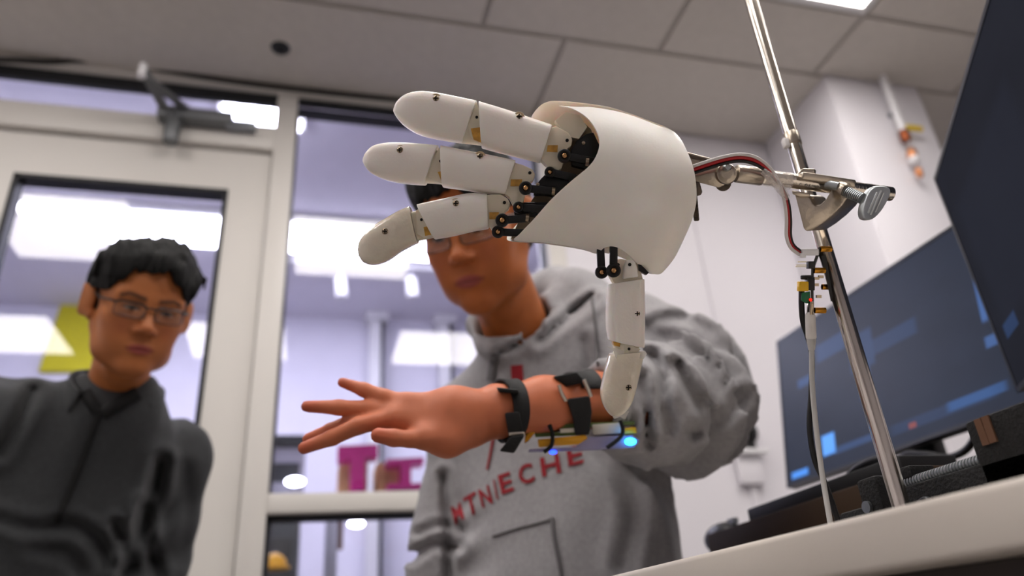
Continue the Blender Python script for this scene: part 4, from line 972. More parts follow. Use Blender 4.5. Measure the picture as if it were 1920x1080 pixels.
# horizontal clamp rod: in front of the upright
r0 = np.array(P(1384, 326, .594)); r1 = np.array(P(1672, 364, .610)); ax = unit(r1 - r0)
clamp = empty('extension_clamp', r0 - np.array((0, 0, .02)), 'nickel extension clamp arm gripping the robot hand at the wrist', 'clamp')
MB().cyl(r0, r1, .0060, n=32).build('rod', 'rod_steel', clamp, bevel=.0012, angle=60)
MB().cyl(r0 - ax * .002, r0 + ax * .020, .0072, n=28).build('ferrule', 'cast_nickel', clamp, bevel=.0008)
K = lambda x, y, d=.590: P(x, y, d)
def slab(pts, d0, d1): 
    V0 = [P(x, y, d0) for x, y in pts]; V1 = [P(x, y, d1) for x, y in pts]; n = len(pts)
    return MB().add(V0 + V1, [tuple(range(n)), tuple(range(2 * n - 1, n - 1, -1))] + [(i, n + i, n + (i + 1) % n, (i + 1) % n) for i in range(n)])
slab([(1262, 278), (1345, 300), (1372, 316), (1366, 330), (1335, 322), (1262, 306)], .590, .601).build('jaw', 'cast_nickel', clamp, bevel=.001)
slab([(1265, 282), (1330, 299), (1330, 304), (1265, 288)], .5885, .592).build('jaw_rib', 'dark_screw', clamp)
slab([(1296, 330), (1310, 322), (1352, 312), (1372, 330), (1364, 345), (1348, 352), (1306, 341)], .584, .592).build('jaw', 'cast_nickel', clamp, bevel=.001)
pc = P(1362, 326, .583); MB().lathe(pc + CBACK * -.006, CBACK, ((0, .0085), (.006, .0085), (.0072, .0078), (.0072, .0066), (.0078, .006), (.0078, .004)), 28).build('pivot_disc', 'cast_nickel', clamp)
MB().lathe(P(1363, 314, .5805) - CBACK * .004, CBACK, ((0, .0032), (.006, .0032), (.0075, .0022)), 18).build('pivot_pin', 'zinc', clamp)
MB().cyl(P(1356, 344, .588), P(1356, 344, .612), .0062, n=24).build('pivot_boss', 'dark_screw', clamp, bevel=.001)
a, b = P(1299, 330, .588), P(1306, 412, .588); dv = unit(b - a); L = np.linalg.norm(b - a)
prof = [(0, .0023)]
for i in range(34): h_ = L * i / 34; prof += [(h_ + .0002, .0024), (h_ + L / 68, .0020)]
MB().lathe(a, dv, prof + [(L, .0023), (L + .001, .0016)], 16).build('adjusting_screw', 'dark_screw', clamp)
slab([(1303, 335), (1312, 342), (1317, 360), (1314, 366), (1305, 368), (1301, 350)], .5855, .589).build('wing_nut', 'dark_screw', clamp, bevel=.0008)
# boss head joining the two rods
boss = empty('boss_head', P(1535, 430, .62), 'nickel boss head with a wing screw joining rod and upright', 'clamp')
bo, ex = P(1530, 380, .598), unit(CRIGHT * .62 - CBACK * .78 + CUP * .02); bu = unit(CRIGHT * .80 + CBACK * .60); S6 = .605 / FPX
fx = CRIGHT; fpoly = [(1489, 362), (1497, 366), (1511, 366), (1518, 370), (1523, 380), (1529, 386), (1537, 384), (1548, 374), (1556, 360), (1561, 346), (1575, 343), (1586, 350), (1590, 368), (1578, 386), (1560, 404), (1540, 420), (1521, 432), (1511, 434), (1506, 428)]
V0 = [P(x, y, .592) for x, y in fpoly]; V1 = [p + CRIGHT * .024 - CBACK * .026 + CUP * .003 for p in V0]; n = len(fpoly)
V0 = V0
mbb = MB().add(V0 + V1, [tuple(range(n)), tuple(range(2 * n - 1, n - 1, -1))] + [(i, n + i, n + (i + 1) % n, (i + 1) % n) for i in range(n)])
body = mbb.build('body', 'cast_nickel', boss, bevel=.0012)
slab([(1484, 357), (1519, 362), (1519, 369), (1500, 369), (1486, 364)], .590, .612).build('jaw_pad', 'cast_nickel', boss, bevel=.0008)
q0, q1 = P(1503, 329, .590), P(1604, 345, .594); qa = unit(q1 - q0); qs = unit(np.cross(CBACK, qa))
MB().obox((q0 + q1) / 2 - CBACK * .006, (qa, qs, CBACK), (np.linalg.norm(q1 - q0) / 2, .0032, .0075)).build('top_bar', 'cast_nickel', boss, bevel=.0016, seg=3)
slab([(1489, 331), (1505, 315), (1530, 317), (1529, 330), (1506, 336), (1493, 340)], .600, .626).build('upper_jaw', 'cast_nickel', boss, bevel=.0015)
h0 = P(1584, 358, .588); sdir = unit(P(1625, 376, .572) - h0)
MB().lathe(h0 - sdir * .006, sdir, ((0, .0062), (.006, .0066), (.0075, .0062), (.0075, .0050)), 26).build('screw_collar', 'cast_nickel', boss)
Ls = np.linalg.norm(P(1622, 375, .573) - h0); prof = [(0, .0042)]
for i in range(12): prof += [(Ls * i / 12 + .0001, .0044), (Ls * (i + .45) / 12, .0044), (Ls * (i + .5) / 12, .0034), (Ls * (i + .95) / 12, .0034)]
MB().lathe(h0 - sdir * .002, sdir, prof + [(Ls, .0042)], 22).build('thumb_screw', 'zinc', boss)
wc = P(1636, 381, .570); wu = unit(P(1652, 352, .570) - P(1626, 412, .570)); wn = unit(np.cross(wu, sdir)); wd = np.cross(wn, wu)
wing = []
for t in np.linspace(0, 2 * math.pi, 28, endpoint=False): wing.append((math.copysign(abs(math.cos(t)) ** .8, math.cos(t)) * .0145, math.copysign(abs(math.sin(t)) ** .75, math.sin(t)) * .0075 * (1 + .25 * math.cos(t))))
MB().prism([(x, y) for x, y in wing], (wc, wu, unit(wd + CRIGHT * .9), unit(CBACK * .8 + CRIGHT * .35)), -.0028, .0028).build('wing', 'zinc', boss, bevel=.0016, seg=3)
for k_ in (-.0022, .0004, .003):
    MB().obox(wc + CBACK * .0034 + CRIGHT * (k_ + .0005), (wu, unit(np.cross(CBACK, wu)), CBACK), (.0105 - abs(k_) * .8, .0005, .0006)).build('wing_rib', 'zinc', boss)
# inner threaded stub pressing on the rod
MB().cyl(P(1549, 345, .594), P(1572, 350, .588), .0036, n=18).build('screw_tip', 'zinc', boss)
# wire ribbon from the hand to the board
pth = [(1270, 330), (1293, 322), (1322, 312), (1355, 302), (1385, 297), (1412, 301), (1438, 317), (1460, 343), (1474, 375), (1479, 410), (1479, 442), (1486, 462), (1502, 475)]
dep = [.578, .573, .572, .572, .574, .578, .582, .583, .586, .590, .594, .597, .598]
rbn = empty('wire_ribbon', P(1480, 440, .59), 'white, red and black servo wire ribbon looping from the robot hand to the circuit board', 'wires')
for i, (m_, off) in enumerate((('wire_white', -7.5), ('wire_red', -1.2), ('wire_black', 5.0))):
    pts = []
    for k_, ((x, y), d_) in enumerate(zip(pth, dep)):
        t = np.array(pth[min(k_ + 1, len(pth) - 1)], float) - np.array(pth[max(k_ - 1, 0)], float); t /= np.linalg.norm(t)
        s_ = (1, 1, 1, 1, 1, 1, .7, .1, -.5, -.6, -.6, -.55, -.5)[k_]; o_ = off * s_
        nx_, ny_ = -t[1], t[0]
        pts.append(P(x + nx_ * o_, y + ny_ * o_, d_ + (.0006 * i)))
    MB().tube(smooth_path(pts, 6), [.0014] * ((len(pts) - 1) * 6 + 1), 10).build('wire', m_, rbn)
# clear tape wound over rod and wires
tp = P(1452, 338, .583)
mat('tape_white', 'e4dcd6', .25, var=.1, vscale=200, alpha=.32, bump=.6, bscale=300)
tape = MB()
tape.cyl(P(1432, 333, .597), P(1482, 340, .599), .0068, .0070, n=26, caps=False)
tape.tube(smooth_path([P(1430, 320, .580), P(1446, 334, .579), P(1462, 352, .580), P(1476, 372, .584)], 6), [.0024 + .0012 * math.sin(math.pi * i / 18) + .0003 * (i % 2) for i in range(19)], 14, caps=False)
tag(tape.build('clear_tape', 'tape_white'), 'crumpled clear tape holding the wires to the clamp rod', 'tape')
# ------------------------------------------------------------------ circuit board on the upright
mat('pcb_dark', '2b2a26', .45, var=.1, vscale=80); mat('brass_standoff', 'c68a2c', .25, .9, var=.08); mat('xt_yellow', 'e3b210', .45); mat('term_green', '11683f', .45); mat('pin_gold', 'c8c0a0', .25, .9); mat('led_red', 'ff2010', .4, emit=1.5); mat('cable_grey', 'b9b8b6', .5); mat('white_cable', 'dcd8d4', .45)
pcb = empty('circuit_board', P(1525, 590, .60), 'small dark circuit board with brass standoffs hanging by the stand rod', 'circuit board')
D0 = .598
def bquad(pts, d0, w_):        # ribbon of board: polyline seen edge-on, reaching back
    back = unit(-CBACK * .92 + CRIGHT * .40); V = []
    for x, y in pts: p = P(x, y, d0); V += [p - CRIGHT * .0009, p + CRIGHT * .0009, p + CRIGHT * .0009 + back * w_, p - CRIGHT * .0009 + back * w_]
    F = [tuple(range(4))] + [(i * 4 + k, i * 4 + (k + 1) % 4, i * 4 + 4 + (k + 1) % 4, i * 4 + 4 + k) for i in range(len(pts) - 1) for k in range(4)] + [tuple(len(pts) * 4 - 4 + k for k in (3, 2, 1, 0))]
    return MB().add(V, F)
bquad([(1537, 463), (1523, 503), (1522, 545), (1523, 589)], D0, .03).build('board', 'pcb_dark', pcb)
for x, y, l_ in ((1538, 467, 21), (1526, 507, 21), (1541, 538, 16), (1527, 582, 21)):
    a = P(x, y, D0 + (.012 if l_ == 16 else .001)); MB().lathe(a, CRIGHT, ((0, .0027), (l_ * .00043, .0027)), 6, smooth=False, ref=CUP).build('standoff', 'brass_standoff', pcb, bevel=.0003)
MB().obox(P(1517, 473, D0), (CRIGHT, CUP, CBACK), (.0068, .0026, .0032)).build('wire_plug', 'white_plastic', pcb, bevel=.0006)
MB().obox(P(1504, 479, D0), (CRIGHT, CUP, CBACK), (.0022, .0018, .003)).build('plug_latch', 'white_plastic', pcb, bevel=.0004)
for x, y in ((1506, 491), (1503, 497), (1502, 500)): MB().obox(P(x, y, D0), (CRIGHT, CUP, CBACK), (.0045, .00035, .00035)).build('header_pin', 'pin_gold', pcb)
MB().obox(P(1520, 497, D0), (CRIGHT, CUP, CBACK), (.0026, .003, .003)).build('pin_header', 'black_plastic', pcb, bevel=.0003)
MB().lathe(P(1513, 524, D0 + .003), CUP, ((0, .0046), (.0006, .0050), (.003, .0050), (.0036, .0042), (.0036, .0022)), 22).build('inductor', 'black_plastic', pcb)
MB().obox(P(1518, 533, D0), (CRIGHT, CUP, CBACK), (.0028, .005, .004)).build('power_socket', 'black_plastic', pcb, bevel=.0005)
MB().obox(P(1505, 537, D0 - .001), (CRIGHT, CUP, CBACK), (.0038, .0040, .0032)).build('power_plug', 'xt_yellow', pcb, bevel=.0008)
slab([(1503, 549), (1519, 546), (1520, 566), (1511, 569), (1502, 563)], D0 - .002, D0 + .004).build('terminal_block', 'term_green', pcb, bevel=.0004)
for x, y in ((1531, 522), (1539, 519), (1535, 556), (1530, 534)): MB().obox(P(x, y, D0 + .004), (CRIGHT, CUP, CBACK), (.002, .0012, .001)).build('component', 'screw_steel', pcb)
MB().obox(P(1519, 578, D0 - .001), (CRIGHT, CUP, CBACK), (.0015, .0056, .0036)).build('usb_socket', 'screw_steel', pcb, bevel=.0005)
MB().sphere(P(1520, 562, D0 - .003), .0012, 10).build('red_led', 'led_red', pcb)
# board is tied to the rod by a black strap
slab([(1540, 480), (1548, 478), (1563, 560), (1558, 566)], D0 + .006, D0 + .012).build('mounting_strap', 'wire_black', pcb)
def cable(name, m_, pts, r_, label): return tag(MB().tube(smooth_path(pts, 6), r_, 12).build(name, m_), label, 'cable')
uc = empty('usb_cable', P(1555, 975, .56), 'white usb cable hanging from the circuit board to the desk', 'cable')
MB().lathe(P(1519, 588, .597), P(1521, 634, .596) - P(1519, 588, .597), ((-.001, .0030), (.002, .0040), (.0195, .0042), (.0205, .0036)), 20).build('plug', 'white_cable', uc)
MB().lathe(P(1521, 632, .596), P(1522, 656, .596) - P(1521, 632, .596), ((0, .0036), (.003, .0037), (.0105, .0026)), 18).build('strain_relief', 'cable_grey', uc)
MB().tube(smooth_path([P(1522, 652, .596), P(1523, 720, .592), P(1530, 800, .582), P(1541, 885, .570), P(1556, 975, .556), P(1562, 1010, .55)], 6), .0021, 12).build('cord', 'cable_grey', uc)
cable('power_cable', 'wire_black', [P(1503, 540, .600), P(1503, 575, .602), P(1506, 605, .604), P(1514, 630, .606), P(1522, 665, .602), P(1521, 740, .594), P(1518, 800, .586), P(1527, 860, .578), P(1546, 905, .572), P(1570, 972, .56), P(1580, 1010, .555)], .0023, 'thin black power cable hanging beside the white usb cable')
# ================================================================== desks, monitors and gear
mat('desk_white', 'cfc7bd', .45, var=.03, vscale=5, bump=.05, bscale=200); mat('desk_under', '3a3330', .7); mat('desk_brown', '2e1c08', .8, var=.25, vscale=8, stretch=(1, .1, 1)); mat('mat_black', '141416', .6)
mat('screen_bezel', '0d0d0f', .35); mat('monitor_back', '141518', .5)
def screen_mat(name, dark, blobs, spec=.12):
    """dim picture of a display: dark ground with soft blue windows, in the panel's own coordinates"""
    m = bpy.data.materials.new(name); m.use_nodes = True; nt = m.node_tree; N = nt.nodes; L = nt.links; b = N['Principled BSDF']; MATS[name] = m
    tc = N.new('ShaderNodeTexCoord'); sp = N.new('ShaderNodeSeparateXYZ'); L.new(tc.outputs['UV'], sp.inputs[0])
    nz = N.new('ShaderNodeTexNoise'); nz.inputs['Scale'].default_value = 5; L.new(tc.outputs['UV'], nz.inputs[0])
    rp = N.new('ShaderNodeValToRGB'); rp.color_ramp.elements[0].color = (*[x * .7 for x in dark], 1); rp.color_ramp.elements[1].color = (*[x * 1.3 for x in dark], 1); L.new(nz.outputs[0], rp.inputs[0]); cur = rp.outputs[0]
    def mth(op, a, v=None):
        n_ = N.new('ShaderNodeMath'); n_.operation = op; n_.use_clamp = False
        (L.new(a, n_.inputs[0]) if not isinstance(a, (int, float)) else None)
        if v is not None: (L.new(v, n_.inputs[1]) if not isinstance(v, (int, float)) else setattr(n_.inputs[1], 'default_value', v))
        return n_.outputs[0]
    for (u, v, hu, hv, col, k) in blobs:
        du = mth('DIVIDE', mth('ABSOLUTE', mth('SUBTRACT', sp.outputs[0], u)), hu); dv_ = mth('DIVIDE', mth('ABSOLUTE', mth('SUBTRACT', sp.outputs[1], v)), hv)
        mxx = mth('MAXIMUM', du, dv_); mr = N.new('ShaderNodeMapRange'); mr.inputs[1].default_value = .85; mr.inputs[2].default_value = 1.05; mr.inputs[3].default_value = k; mr.inputs[4].default_value = 0; L.new(mxx, mr.inputs[0])
        mx = N.new('ShaderNodeMix'); mx.data_type = 'RGBA'; L.new(mr.outputs[0], mx.inputs[0]); L.new(cur, mx.inputs[6]); mx.inputs[7].default_value = (*col, 1); cur = mx.outputs[2]
    b.inputs['Base Color'].default_value = (.012, .012, .015, 1); b.inputs['Roughness'].default_value = .35; b.inputs['Specular IOR Level'].default_value = spec
    L.new(cur, b.inputs['Emission Color']); b.inputs['Emission Strength'].default_value = 1
# white desk
ea, eb = onZ(1140, 1080, DT), onZ(1920, 890, DT); ed = unit(eb - ea); pa_, pb_ = ea - ed * .07, eb + ed * .75; pc_, pd_ = pb_ + np.array((1.0, .08, 0)), pa_ + np.array((1.0, .08, 0))
desk = empty('white_desk', ((pa_[0] + pc_[0]) / 2, (pa_[1] + pc_[1]) / 2, 0), 'white laminate desk whose rounded edge crosses the lower right corner', 'desk')
poly = [(p[0], p[1]) for p in (pa_, pb_, pc_)] + [(pc_[0] + .02, 1.06), (.60, 1.06), (.60, pa_[1] + .01)]
MB().prism(poly, ((0, 0, 0), (1, 0, 0), (0, 1, 0), (0, 0, 1)), DT - .030, DT).build('tabletop', 'desk_white', desk, bevel=.004, seg=3)
MB().prism([(p[0] + a, p[1] + b) for p, a, b in ((pa_, .03, -.03), (pb_, .03, .03), (pc_, -.03, .03), (pd_, -.03, -.03))], ((0, 0, 0), (1, 0, 0), (0, 1, 0), (0, 0, 1)), DT - .07, DT - .0305).build('apron', 'desk_under', desk)
for p in (pa_ + np.array((.06, -.06, 0)), pb_ + np.array((.06, .06, 0)), pc_ + np.array((-.06, .06, 0)), pd_ + np.array((-.06, -.06, 0))): MB().cyl((p[0], p[1], 0), (p[0], p[1], DT - .07), .02).build('leg', 'dark_metal', desk)
# brown monitor desk with black mat
BT = .838; bx0, by1 = .575, 1.03
bd = empty('monitor_desk', (.95, .8, DT), 'dark brown raised desk behind the white desk carrying the monitors', 'desk')
MB().box((bx0, .60, BT - .048), (1.42, by1, BT)).build('tabletop', 'desk_brown', bd, bevel=.002)
for x, y, z in ((.66, .99, DT), (1.2, .99, DT), (.66, .66, DT), (1.20, .66, DT)): MB().box((x - .02, y - .02, z), (x + .02, y + .02, BT - .048)).build('leg', 'dark_metal', bd)
tag(MB().box((bx0 + .012, .63, BT), (.66, .93, BT + .018)).build('desk_mat', 'mat_black', bevel=.003), 'long black mat lying on the brown monitor desk', 'mat')
ms = empty('computer_mouse', (*onX(1338, 985, .64)[:2], BT), 'dark computer mouse at the far end of the brown desk', 'mouse')
mc = onX(1338, 985, .64)
MB().sphere((mc[0], mc[1] - .03, BT), .03, 20, (1, 1.5, .85)).build('shell', 'black_plastic', ms); MB().box((mc[0] - .004, mc[1] - .07, BT + .018), (mc[0] + .004, mc[1] - .05, BT + .026)).build('wheel', 'steel_grey', ms)
def monitor(TL, u, dnv, wd, ht, label, scr, name='monitor', chin=.0, BT=BT):
    u, dnv = unit(u), unit(dnv); nrm = unit(np.cross(dnv, u)); nrm = nrm if nrm @ (CAMP - TL) > 0 else -nrm
    c = TL + u * wd / 2 + dnv * ht / 2; t = empty(name, (c - nrm * .06)[:2].tolist() + [BT], label, 'monitor', 'desk monitors')
    MB().obox(c - nrm * .012, (u, dnv, nrm), (wd / 2, ht / 2, .0095)).build('housing', 'monitor_back', t, bevel=.002)
    me = MB(); b_ = .006
    q = [TL + u * b_ + dnv * b_, TL + u * (wd - b_) + dnv * b_, TL + u * (wd - b_) + dnv * (ht - b_ - chin), TL + u * b_ + dnv * (ht - b_ - chin)]
    me.add([p - nrm * .0024 for p in q] + [p - nrm * .0012 for p in q], [(4, 5, 6, 7), (3, 2, 1, 0), (0, 1, 5, 4), (1, 2, 6, 5), (2, 3, 7, 6), (3, 0, 4, 7)]); so = me.build('screen', scr, t)
    uv = so.data.uv_layers.new(name='UVMap'); W = [(0, 1), (1, 1), (1, 0), (0, 0)]
    for lp in so.data.loops: uv.data[lp.index].uv = W[lp.vertex_index % 4]
    fr_ = MB()
    for a, b in ((TL, TL + u * wd), (TL + dnv * (ht - chin), TL + dnv * (ht - chin) + u * wd)): fr_.obox((a + b) / 2 + dnv * (b_ / 2 if a is TL else -b_ / 2 + chin / 2) - nrm * .0015, (u, dnv, nrm), (wd / 2, b_ / 2 + (0 if a is TL else chin / 2), .0015))
    for a in (TL, TL + u * (wd - b_)): fr_.obox(a + u * b_ / 2 + dnv * ht / 2 - nrm * .0015, (u, dnv, nrm), (b_ / 2, ht / 2, .0015))
    fr_.build('bezel', 'screen_bezel', t)
    nb_ = c - nrm * .05; MB().obox(nb_ + np.array((0, 0, (BT + .012 - nb_[2]) / 2 + .02)), (u, nrm, np.array((0, 0, 1))), (.035, .012, (nb_[2] - BT) / 2)).build('stand_neck', 'screen_bezel', t, bevel=.003)
    fh = unit(np.array((u[0], u[1], 0))); fn = np.array((-fh[1], fh[0], 0))
    MB().obox(np.array((nb_[0], nb_[1], BT + .006)) , (fh, fn, np.array((0, 0, 1))), (.11, .085, .006)).build('stand_foot', 'screen_bezel', t, bevel=.003)
    MB().obox(c - nrm * .035, (u, dnv, nrm), (.06, .06, .014)).build('mount', 'screen_bezel', t)
    return t
bl = (.10, .30, .85); lb = (.05, .12, .32)
screen_mat('screen_one', (.009, .014, .026), [(.24, .155, .035, .065, (.09, .30, .8), 1), (.07, .045, .05, .022, (.06, .25, .75), .9), (.45, .62, .06, .12, lb, .2), (.45, .42, .03, .1, lb, .32), (.60, .6, .1, .05, lb, .15), (.15, .62, .05, .03, lb, .4), (.3, .75, .08, .06, lb, .25), (.93, .55, .015, .12, lb, .7), (.95, .33, .04, .03, lb, .6), (.72, .09, .2, .03, lb, .12), (.62, .08, .015, .015, (.3, .06, .03), .6), (.85, .1, .1, .025, (.05, .16, .45), .3), (.38, .1, .12, .02, lb, .3)])
screen_mat('screen_two', (.008, .009, .013), [(.3, .5, .25, .3, (.012, .014, .022), .5), (.1, .2, .05, .03, lb, .2)], 0)
mTL, mBL, mTR = np.array((.974, 1.292, 1.271)), np.array((.919, 1.297, .956)), np.array((.973, .722, 1.263))
monitor(mTL, mTR - mTL, mBL - mTL, .57, .32, 'widescreen monitor with blue windows on the brown desk behind the stand rod', 'screen_one')
t2 = P(1750, 335, 1.1); u2 = -np.array((.56, .83, 0)); 
monitor(t2, u2, np.array((0, 0, -1.0)), .60, .335, 'large dark monitor cut off by the right edge of the picture', 'screen_two', BT=DT)
# black lead-screw actuator on the desk in front of the stand
act = empty('linear_actuator', (*onX(1750, 900, .43)[:2], DT), 'black linear actuator with a silver lead screw on the white desk right of the rod', 'actuator')
mat('printed_black', '060607', .75, var=.3, vscale=150, bump=.7, bscale=350); mat('bronze_strip', '6b4e3c', .45, .4, var=.1)
AX = .456
s0, s1 = onX(1702, 900, AX), onX(1836, 872, AX); zs = (s0[2] + s1[2]) / 2; y_a, y_b = s0[1], s1[1] - .02
prof = []; Ls = y_a - y_b; nth = 30
for i in range(nth): prof += [(Ls * i / nth + .0001, .0045), (Ls * (i + .5) / nth, .0045), (Ls * (i + .55) / nth, .0034), (Ls * (i + .98) / nth, .0034)]
MB().lathe((AX, y_a, zs), (0, -1, 0), [(0, .003)] + prof + [(Ls, .003)], 20).build('lead_screw', 'zinc', act)
MB().box((AX - .012, y_b - .16, DT), (AX + .03, y_a + .004, zs - .004)).build('bed', 'printed_black', act, bevel=.002)
bz_ = onX(1814, 790, AX - .012)
MB().box((AX - .012, bz_[1] - .14, DT + .003), (AX + .035, bz_[1] + .004, bz_[2])).build('carriage', 'printed_black', act, bevel=.003)
e0, e1 = onX(1838, 790, AX - .0125), onX(1858, 835, AX - .0125)
for k_, dy in enumerate((0, -.0062)):
    MB().box((AX - .0135, e1[1] + dy - .0001, e1[2] + .001), (AX - .0118, e1[1] + dy + .0056, e0[2] + .002)).build('bronze_strip', 'bronze_strip', act)
MB().box((AX - .004, y_a - .01, zs + .002), (AX + .02, y_a + .012, zs + .012)).build('end_block', 'printed_black', act, bevel=.002)
MB().tube(smooth_path([(AX - .013, y_a - .012, DT + .012), (AX - .016, y_a - .018, DT + .022), (AX - .014, y_a - .028, DT + .026), (AX - .013, y_a - .034, DT + .014)], 5), .0018, 8).build('zip_tie', 'dark_metal', act)
# black gearbox left of the rod
gb = empty('gear_motor', (*onX(1640, 930, .45)[:2], DT), 'small black motor block beside the foot of the stand rod', 'motor')
g0 = onX(1660, 892, .47)
MB().box((.455, g0[1] - .004, DT + .0145), (.485, g0[1] + .02, g0[2])).build('housing', 'printed_black', gb, bevel=.003)
MB().box((.455, g0[1] + .02, DT + .0145), (.48, g0[1] + .055, DT + .036)).build('gear_case', 'printed_black', gb, bevel=.004)
MB().cyl((.452, g0[1] + .012, DT + .034), (.4549, g0[1] + .012, DT + .034), .005).build('shaft_cap', 'zinc', gb)
# loops of black cable under the monitor
cable('monitor_cable', 'wire_black', [(.86, onX(1690, 862, .86)[1] + .03, BT + .006)] + [onX(*p, .86) for p in ((1690, 862), (1730, 852), (1775, 858), (1808, 846), (1828, 820), (1830, 795))], .005, 'black cable looping under the widescreen monitor')
cable('desk_cable', 'wire_black', [onX(*p, .62) for p in ((1578, 985), (1580, 930), (1596, 890), (1630, 868), (1675, 858))], .005, 'dark cable arching behind the usb cable on the brown desk')
# ================================================================== bands and electronics worn on the forearm
mat('strap_black', '0c0c0d', .7, var=.15, vscale=120, bump=.3, bscale=500); mat('loop_metal', 'cfc6bb', .25, .9); mat('pcb_green', '4a5a22', .5, var=.3, vscale=150); mat('battery_yellow', 'd79a12', .45, var=.08); mat('acrylic', 'b9b4d6', .2, var=.05, trans=.6); mat('led_blue', '20a0ff', .4, emit=9); mat('led_deep_blue', '2040ff', .4, emit=4); mat('white_part', 'cfcabd', .5)
F_AX = [P(930, 772, .765), P(1020, 758, .79), P(1120, 750, .825), P(1270, 765, .885)]
def band(c, axd, half_w, name, m, parent, lift=.0015, th=.002, a0=0, a1=360, n=48, rmax=.09):
    """strap wrapped round the arm: rays from outside to the skin, angle 0 faces the camera"""
    axd = unit(axd); e1 = unit(CBACK - axd * (CBACK @ axd)); e2 = np.cross(axd, e1); rows_ = []
    full = (a1 - a0) >= 360
    for i in range(n + (0 if full else 1)):
        t = math.radians(a0 + (a1 - a0) * i / n); d = e1 * math.cos(t) + e2 * math.sin(t); row = []
        for s_ in (-1, 0, 1):
            o = c + axd * half_w * s_; h = ARMB.ray_cast(Vector(o + d * rmax), Vector(-d)); r = np.linalg.norm(np.array(h[0]) - o) if h[0] is not None else .03
            row.append((o, d, min(r, .06)))
        rows_.append(row)
    V = []; 
    rr = np.array([[q[2] for q in row] for row in rows_])
    for _ in range(3): rr = (rr + np.roll(rr, 1, 0) + np.roll(rr, -1, 0)) / 3 if full else rr
    for i, row in enumerate(rows_):
        for layer in (0, 1):
            for k in range(3): o, d, _ = row[k]; V.append(o + d * (rr[i, k] + lift + th * layer))
    N_ = len(rows_); F = []
    for i in range(N_ if full else N_ - 1):
        a = i * 6; b = ((i + 1) % N_) * 6
        for k in (0, 1): F += [(a + 3 + k, a + 4 + k, b + 4 + k, b + 3 + k), (a + k, b + k, b + k + 1, a + k + 1)]
        F += [(a, a + 3, b + 3, b), (a + 2, b + 2, b + 5, a + 5)]
    if not full: F += [(0, 1, 4, 3), (1, 2, 5, 4)] + [((N_ - 1) * 6 + i for i in (3, 4, 1, 0)), ((N_ - 1) * 6 + i for i in (4, 5, 2, 1))]; F = [tuple(f) for f in F]
    return MB().add(V, F, True).build(name, m, parent)
w_c = P(953, 772, .772)
wrist_ax = unit(F_AX[1] - F_AX[0]) + unit(P(953, 700, .772) - P(953, 850, .772)) * -.12
wb_ = empty('wrist_band', P(955, 850, .76), 'black woven wristband with a clasp on the outstretched wrist', 'wristband')
band(w_c, wrist_ax, .0085, 'strap', 'strap_black', wb_, .002, .003)
def wslab(pts, d0, d1, name, m, par, bevel=.001):
    V0 = [P(x, y, d0) for x, y in pts]; V1 = [P(x, y, d1) for x, y in pts]; n = len(pts)
    return MB().add(V0 + V1, [tuple(range(n)), tuple(range(2 * n - 1, n - 1, -1))] + [(i, n + i, n + (i + 1) % n, (i + 1) % n) for i in range(n)]).build(name, m, par, bevel=bevel)
wslab([(946, 774), (974, 772), (981, 810), (953, 813)], .735, .742, 'clasp', 'strap_black', wb_, .002)
wslab([(930, 726), (972, 730), (974, 738), (936, 736)], .738, .755, 'buckle_bar', 'strap_black', wb_, .002)
wslab([(936, 846), (958, 818), (984, 816), (964, 850)], .728, .745, 'strap_tail', 'strap_black', wb_, .002)
wslab([(953, 811), (983, 809), (984, 815), (955, 818)], .733, .742, 'keeper', 'loop_metal', wb_, .0008)
ab = empty('arm_strap', P(1080, 815, .78), 'black elastic arm strap with two metal loops near the rolled sleeve', 'strap')
a_c = P(1078, 755, .812); aax = unit(F_AX[2] - F_AX[1]) + unit(P(953, 700, .772) - P(953, 850, .772)) * -.18
band(a_c, aax, .0125, 'strap', 'strap_black', ab, .002, .002, 75, 320, 40)
wslab([(1036, 706), (1082, 697), (1094, 712), (1090, 719), (1060, 726), (1050, 716)], .776, .80, 'upper_pad', 'strap_black', ab, .003)
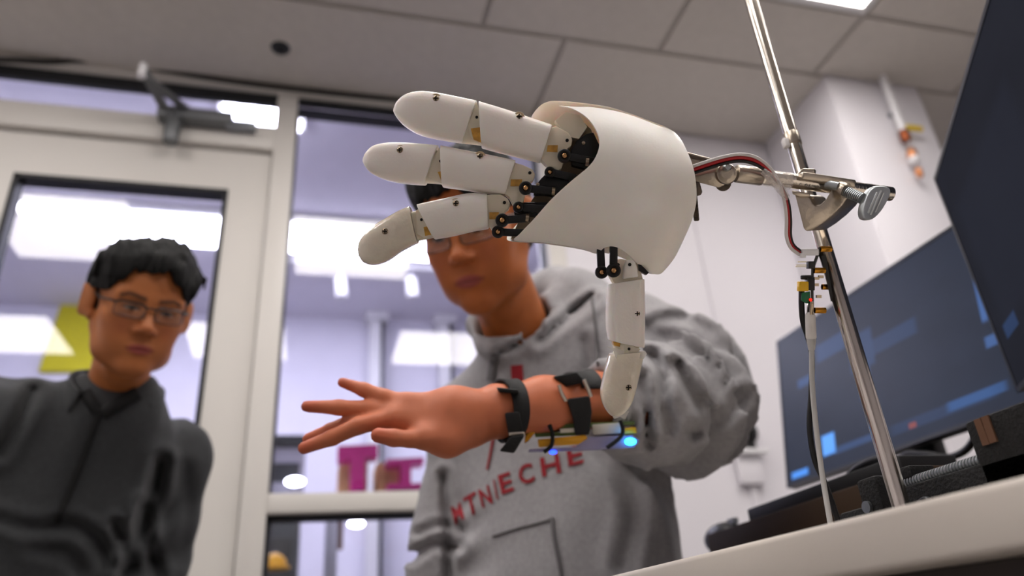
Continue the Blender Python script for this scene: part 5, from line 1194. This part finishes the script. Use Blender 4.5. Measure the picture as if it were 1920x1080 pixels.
wslab([(1062, 748), (1106, 742), (1110, 772), (1105, 815), (1078, 816), (1074, 785)], .764, .772, 'lower_pad', 'strap_black', ab, .003)
for pts in ([(1048, 722), (1052, 736), (1061, 752)], [(1095, 712), (1102, 728), (1108, 744)]): MB().tube(smooth_path([P(x, y, .766) for x, y in pts], 5), .0023, 8).build('metal_loop', 'loop_metal', ab)
ep = empty('electronics_pack', P(1090, 850, .79), 'green circuit boards and yellow battery strapped under the forearm with blue lights', 'electronics')
wslab([(1002, 798), (1120, 792), (1190, 790), (1190, 797), (1004, 806)], .775, .812, 'circuit_board', 'pcb_green', ep, .0006)
wslab([(1002, 812), (1105, 808), (1105, 815), (1004, 820)], .772, .810, 'circuit_board', 'pcb_green', ep, .0006)
wslab([(1050, 804), (1100, 801), (1100, 809), (1050, 812)], .770, .78, 'connector', 'white_part', ep, .0006)
wslab([(1008, 824), (1098, 815), (1102, 822), (1085, 833), (1010, 839)], .768, .805, 'battery', 'battery_yellow', ep, .0015)
wslab([(1092, 820), (1185, 816), (1200, 826), (1190, 840), (1080, 846), (990, 848), (992, 842), (1080, 838)], .770, .806, 'acrylic_plate', 'acrylic', ep, .001)
wslab([(1110, 796), (1165, 792), (1168, 812), (1112, 816)], .774, .806, 'cover', 'white_part', ep, .001)
wslab([(1168, 803), (1192, 801), (1194, 812), (1170, 814)], .772, .78, 'label', 'battery_yellow', ep, .0006)
for pts in ([(1030, 796), (1036, 815), (1034, 835), (1020, 848)], [(1163, 788), (1168, 806), (1163, 820), (1138, 840)]): MB().tube(smooth_path([P(x, y, .764) for x, y in pts], 5), .0022, 8).build('cable_tie', 'strap_black', ep)
wslab([(985, 806), (1005, 800), (1003, 812), (990, 828), (983, 832)], .768, .79, 'end_bracket', 'brass_standoff', ep, .001)
lc = P(1182, 828, .764); MB().sphere(lc, .0042, 14, (1.5, 1, .9)).build('blue_led', 'led_blue', ep)
MB().sphere(P(1037, 848, .766), .0028, 12, (1.5, 1, .8)).build('blue_led', 'led_deep_blue', ep)  # second, smaller LED in a deeper blue
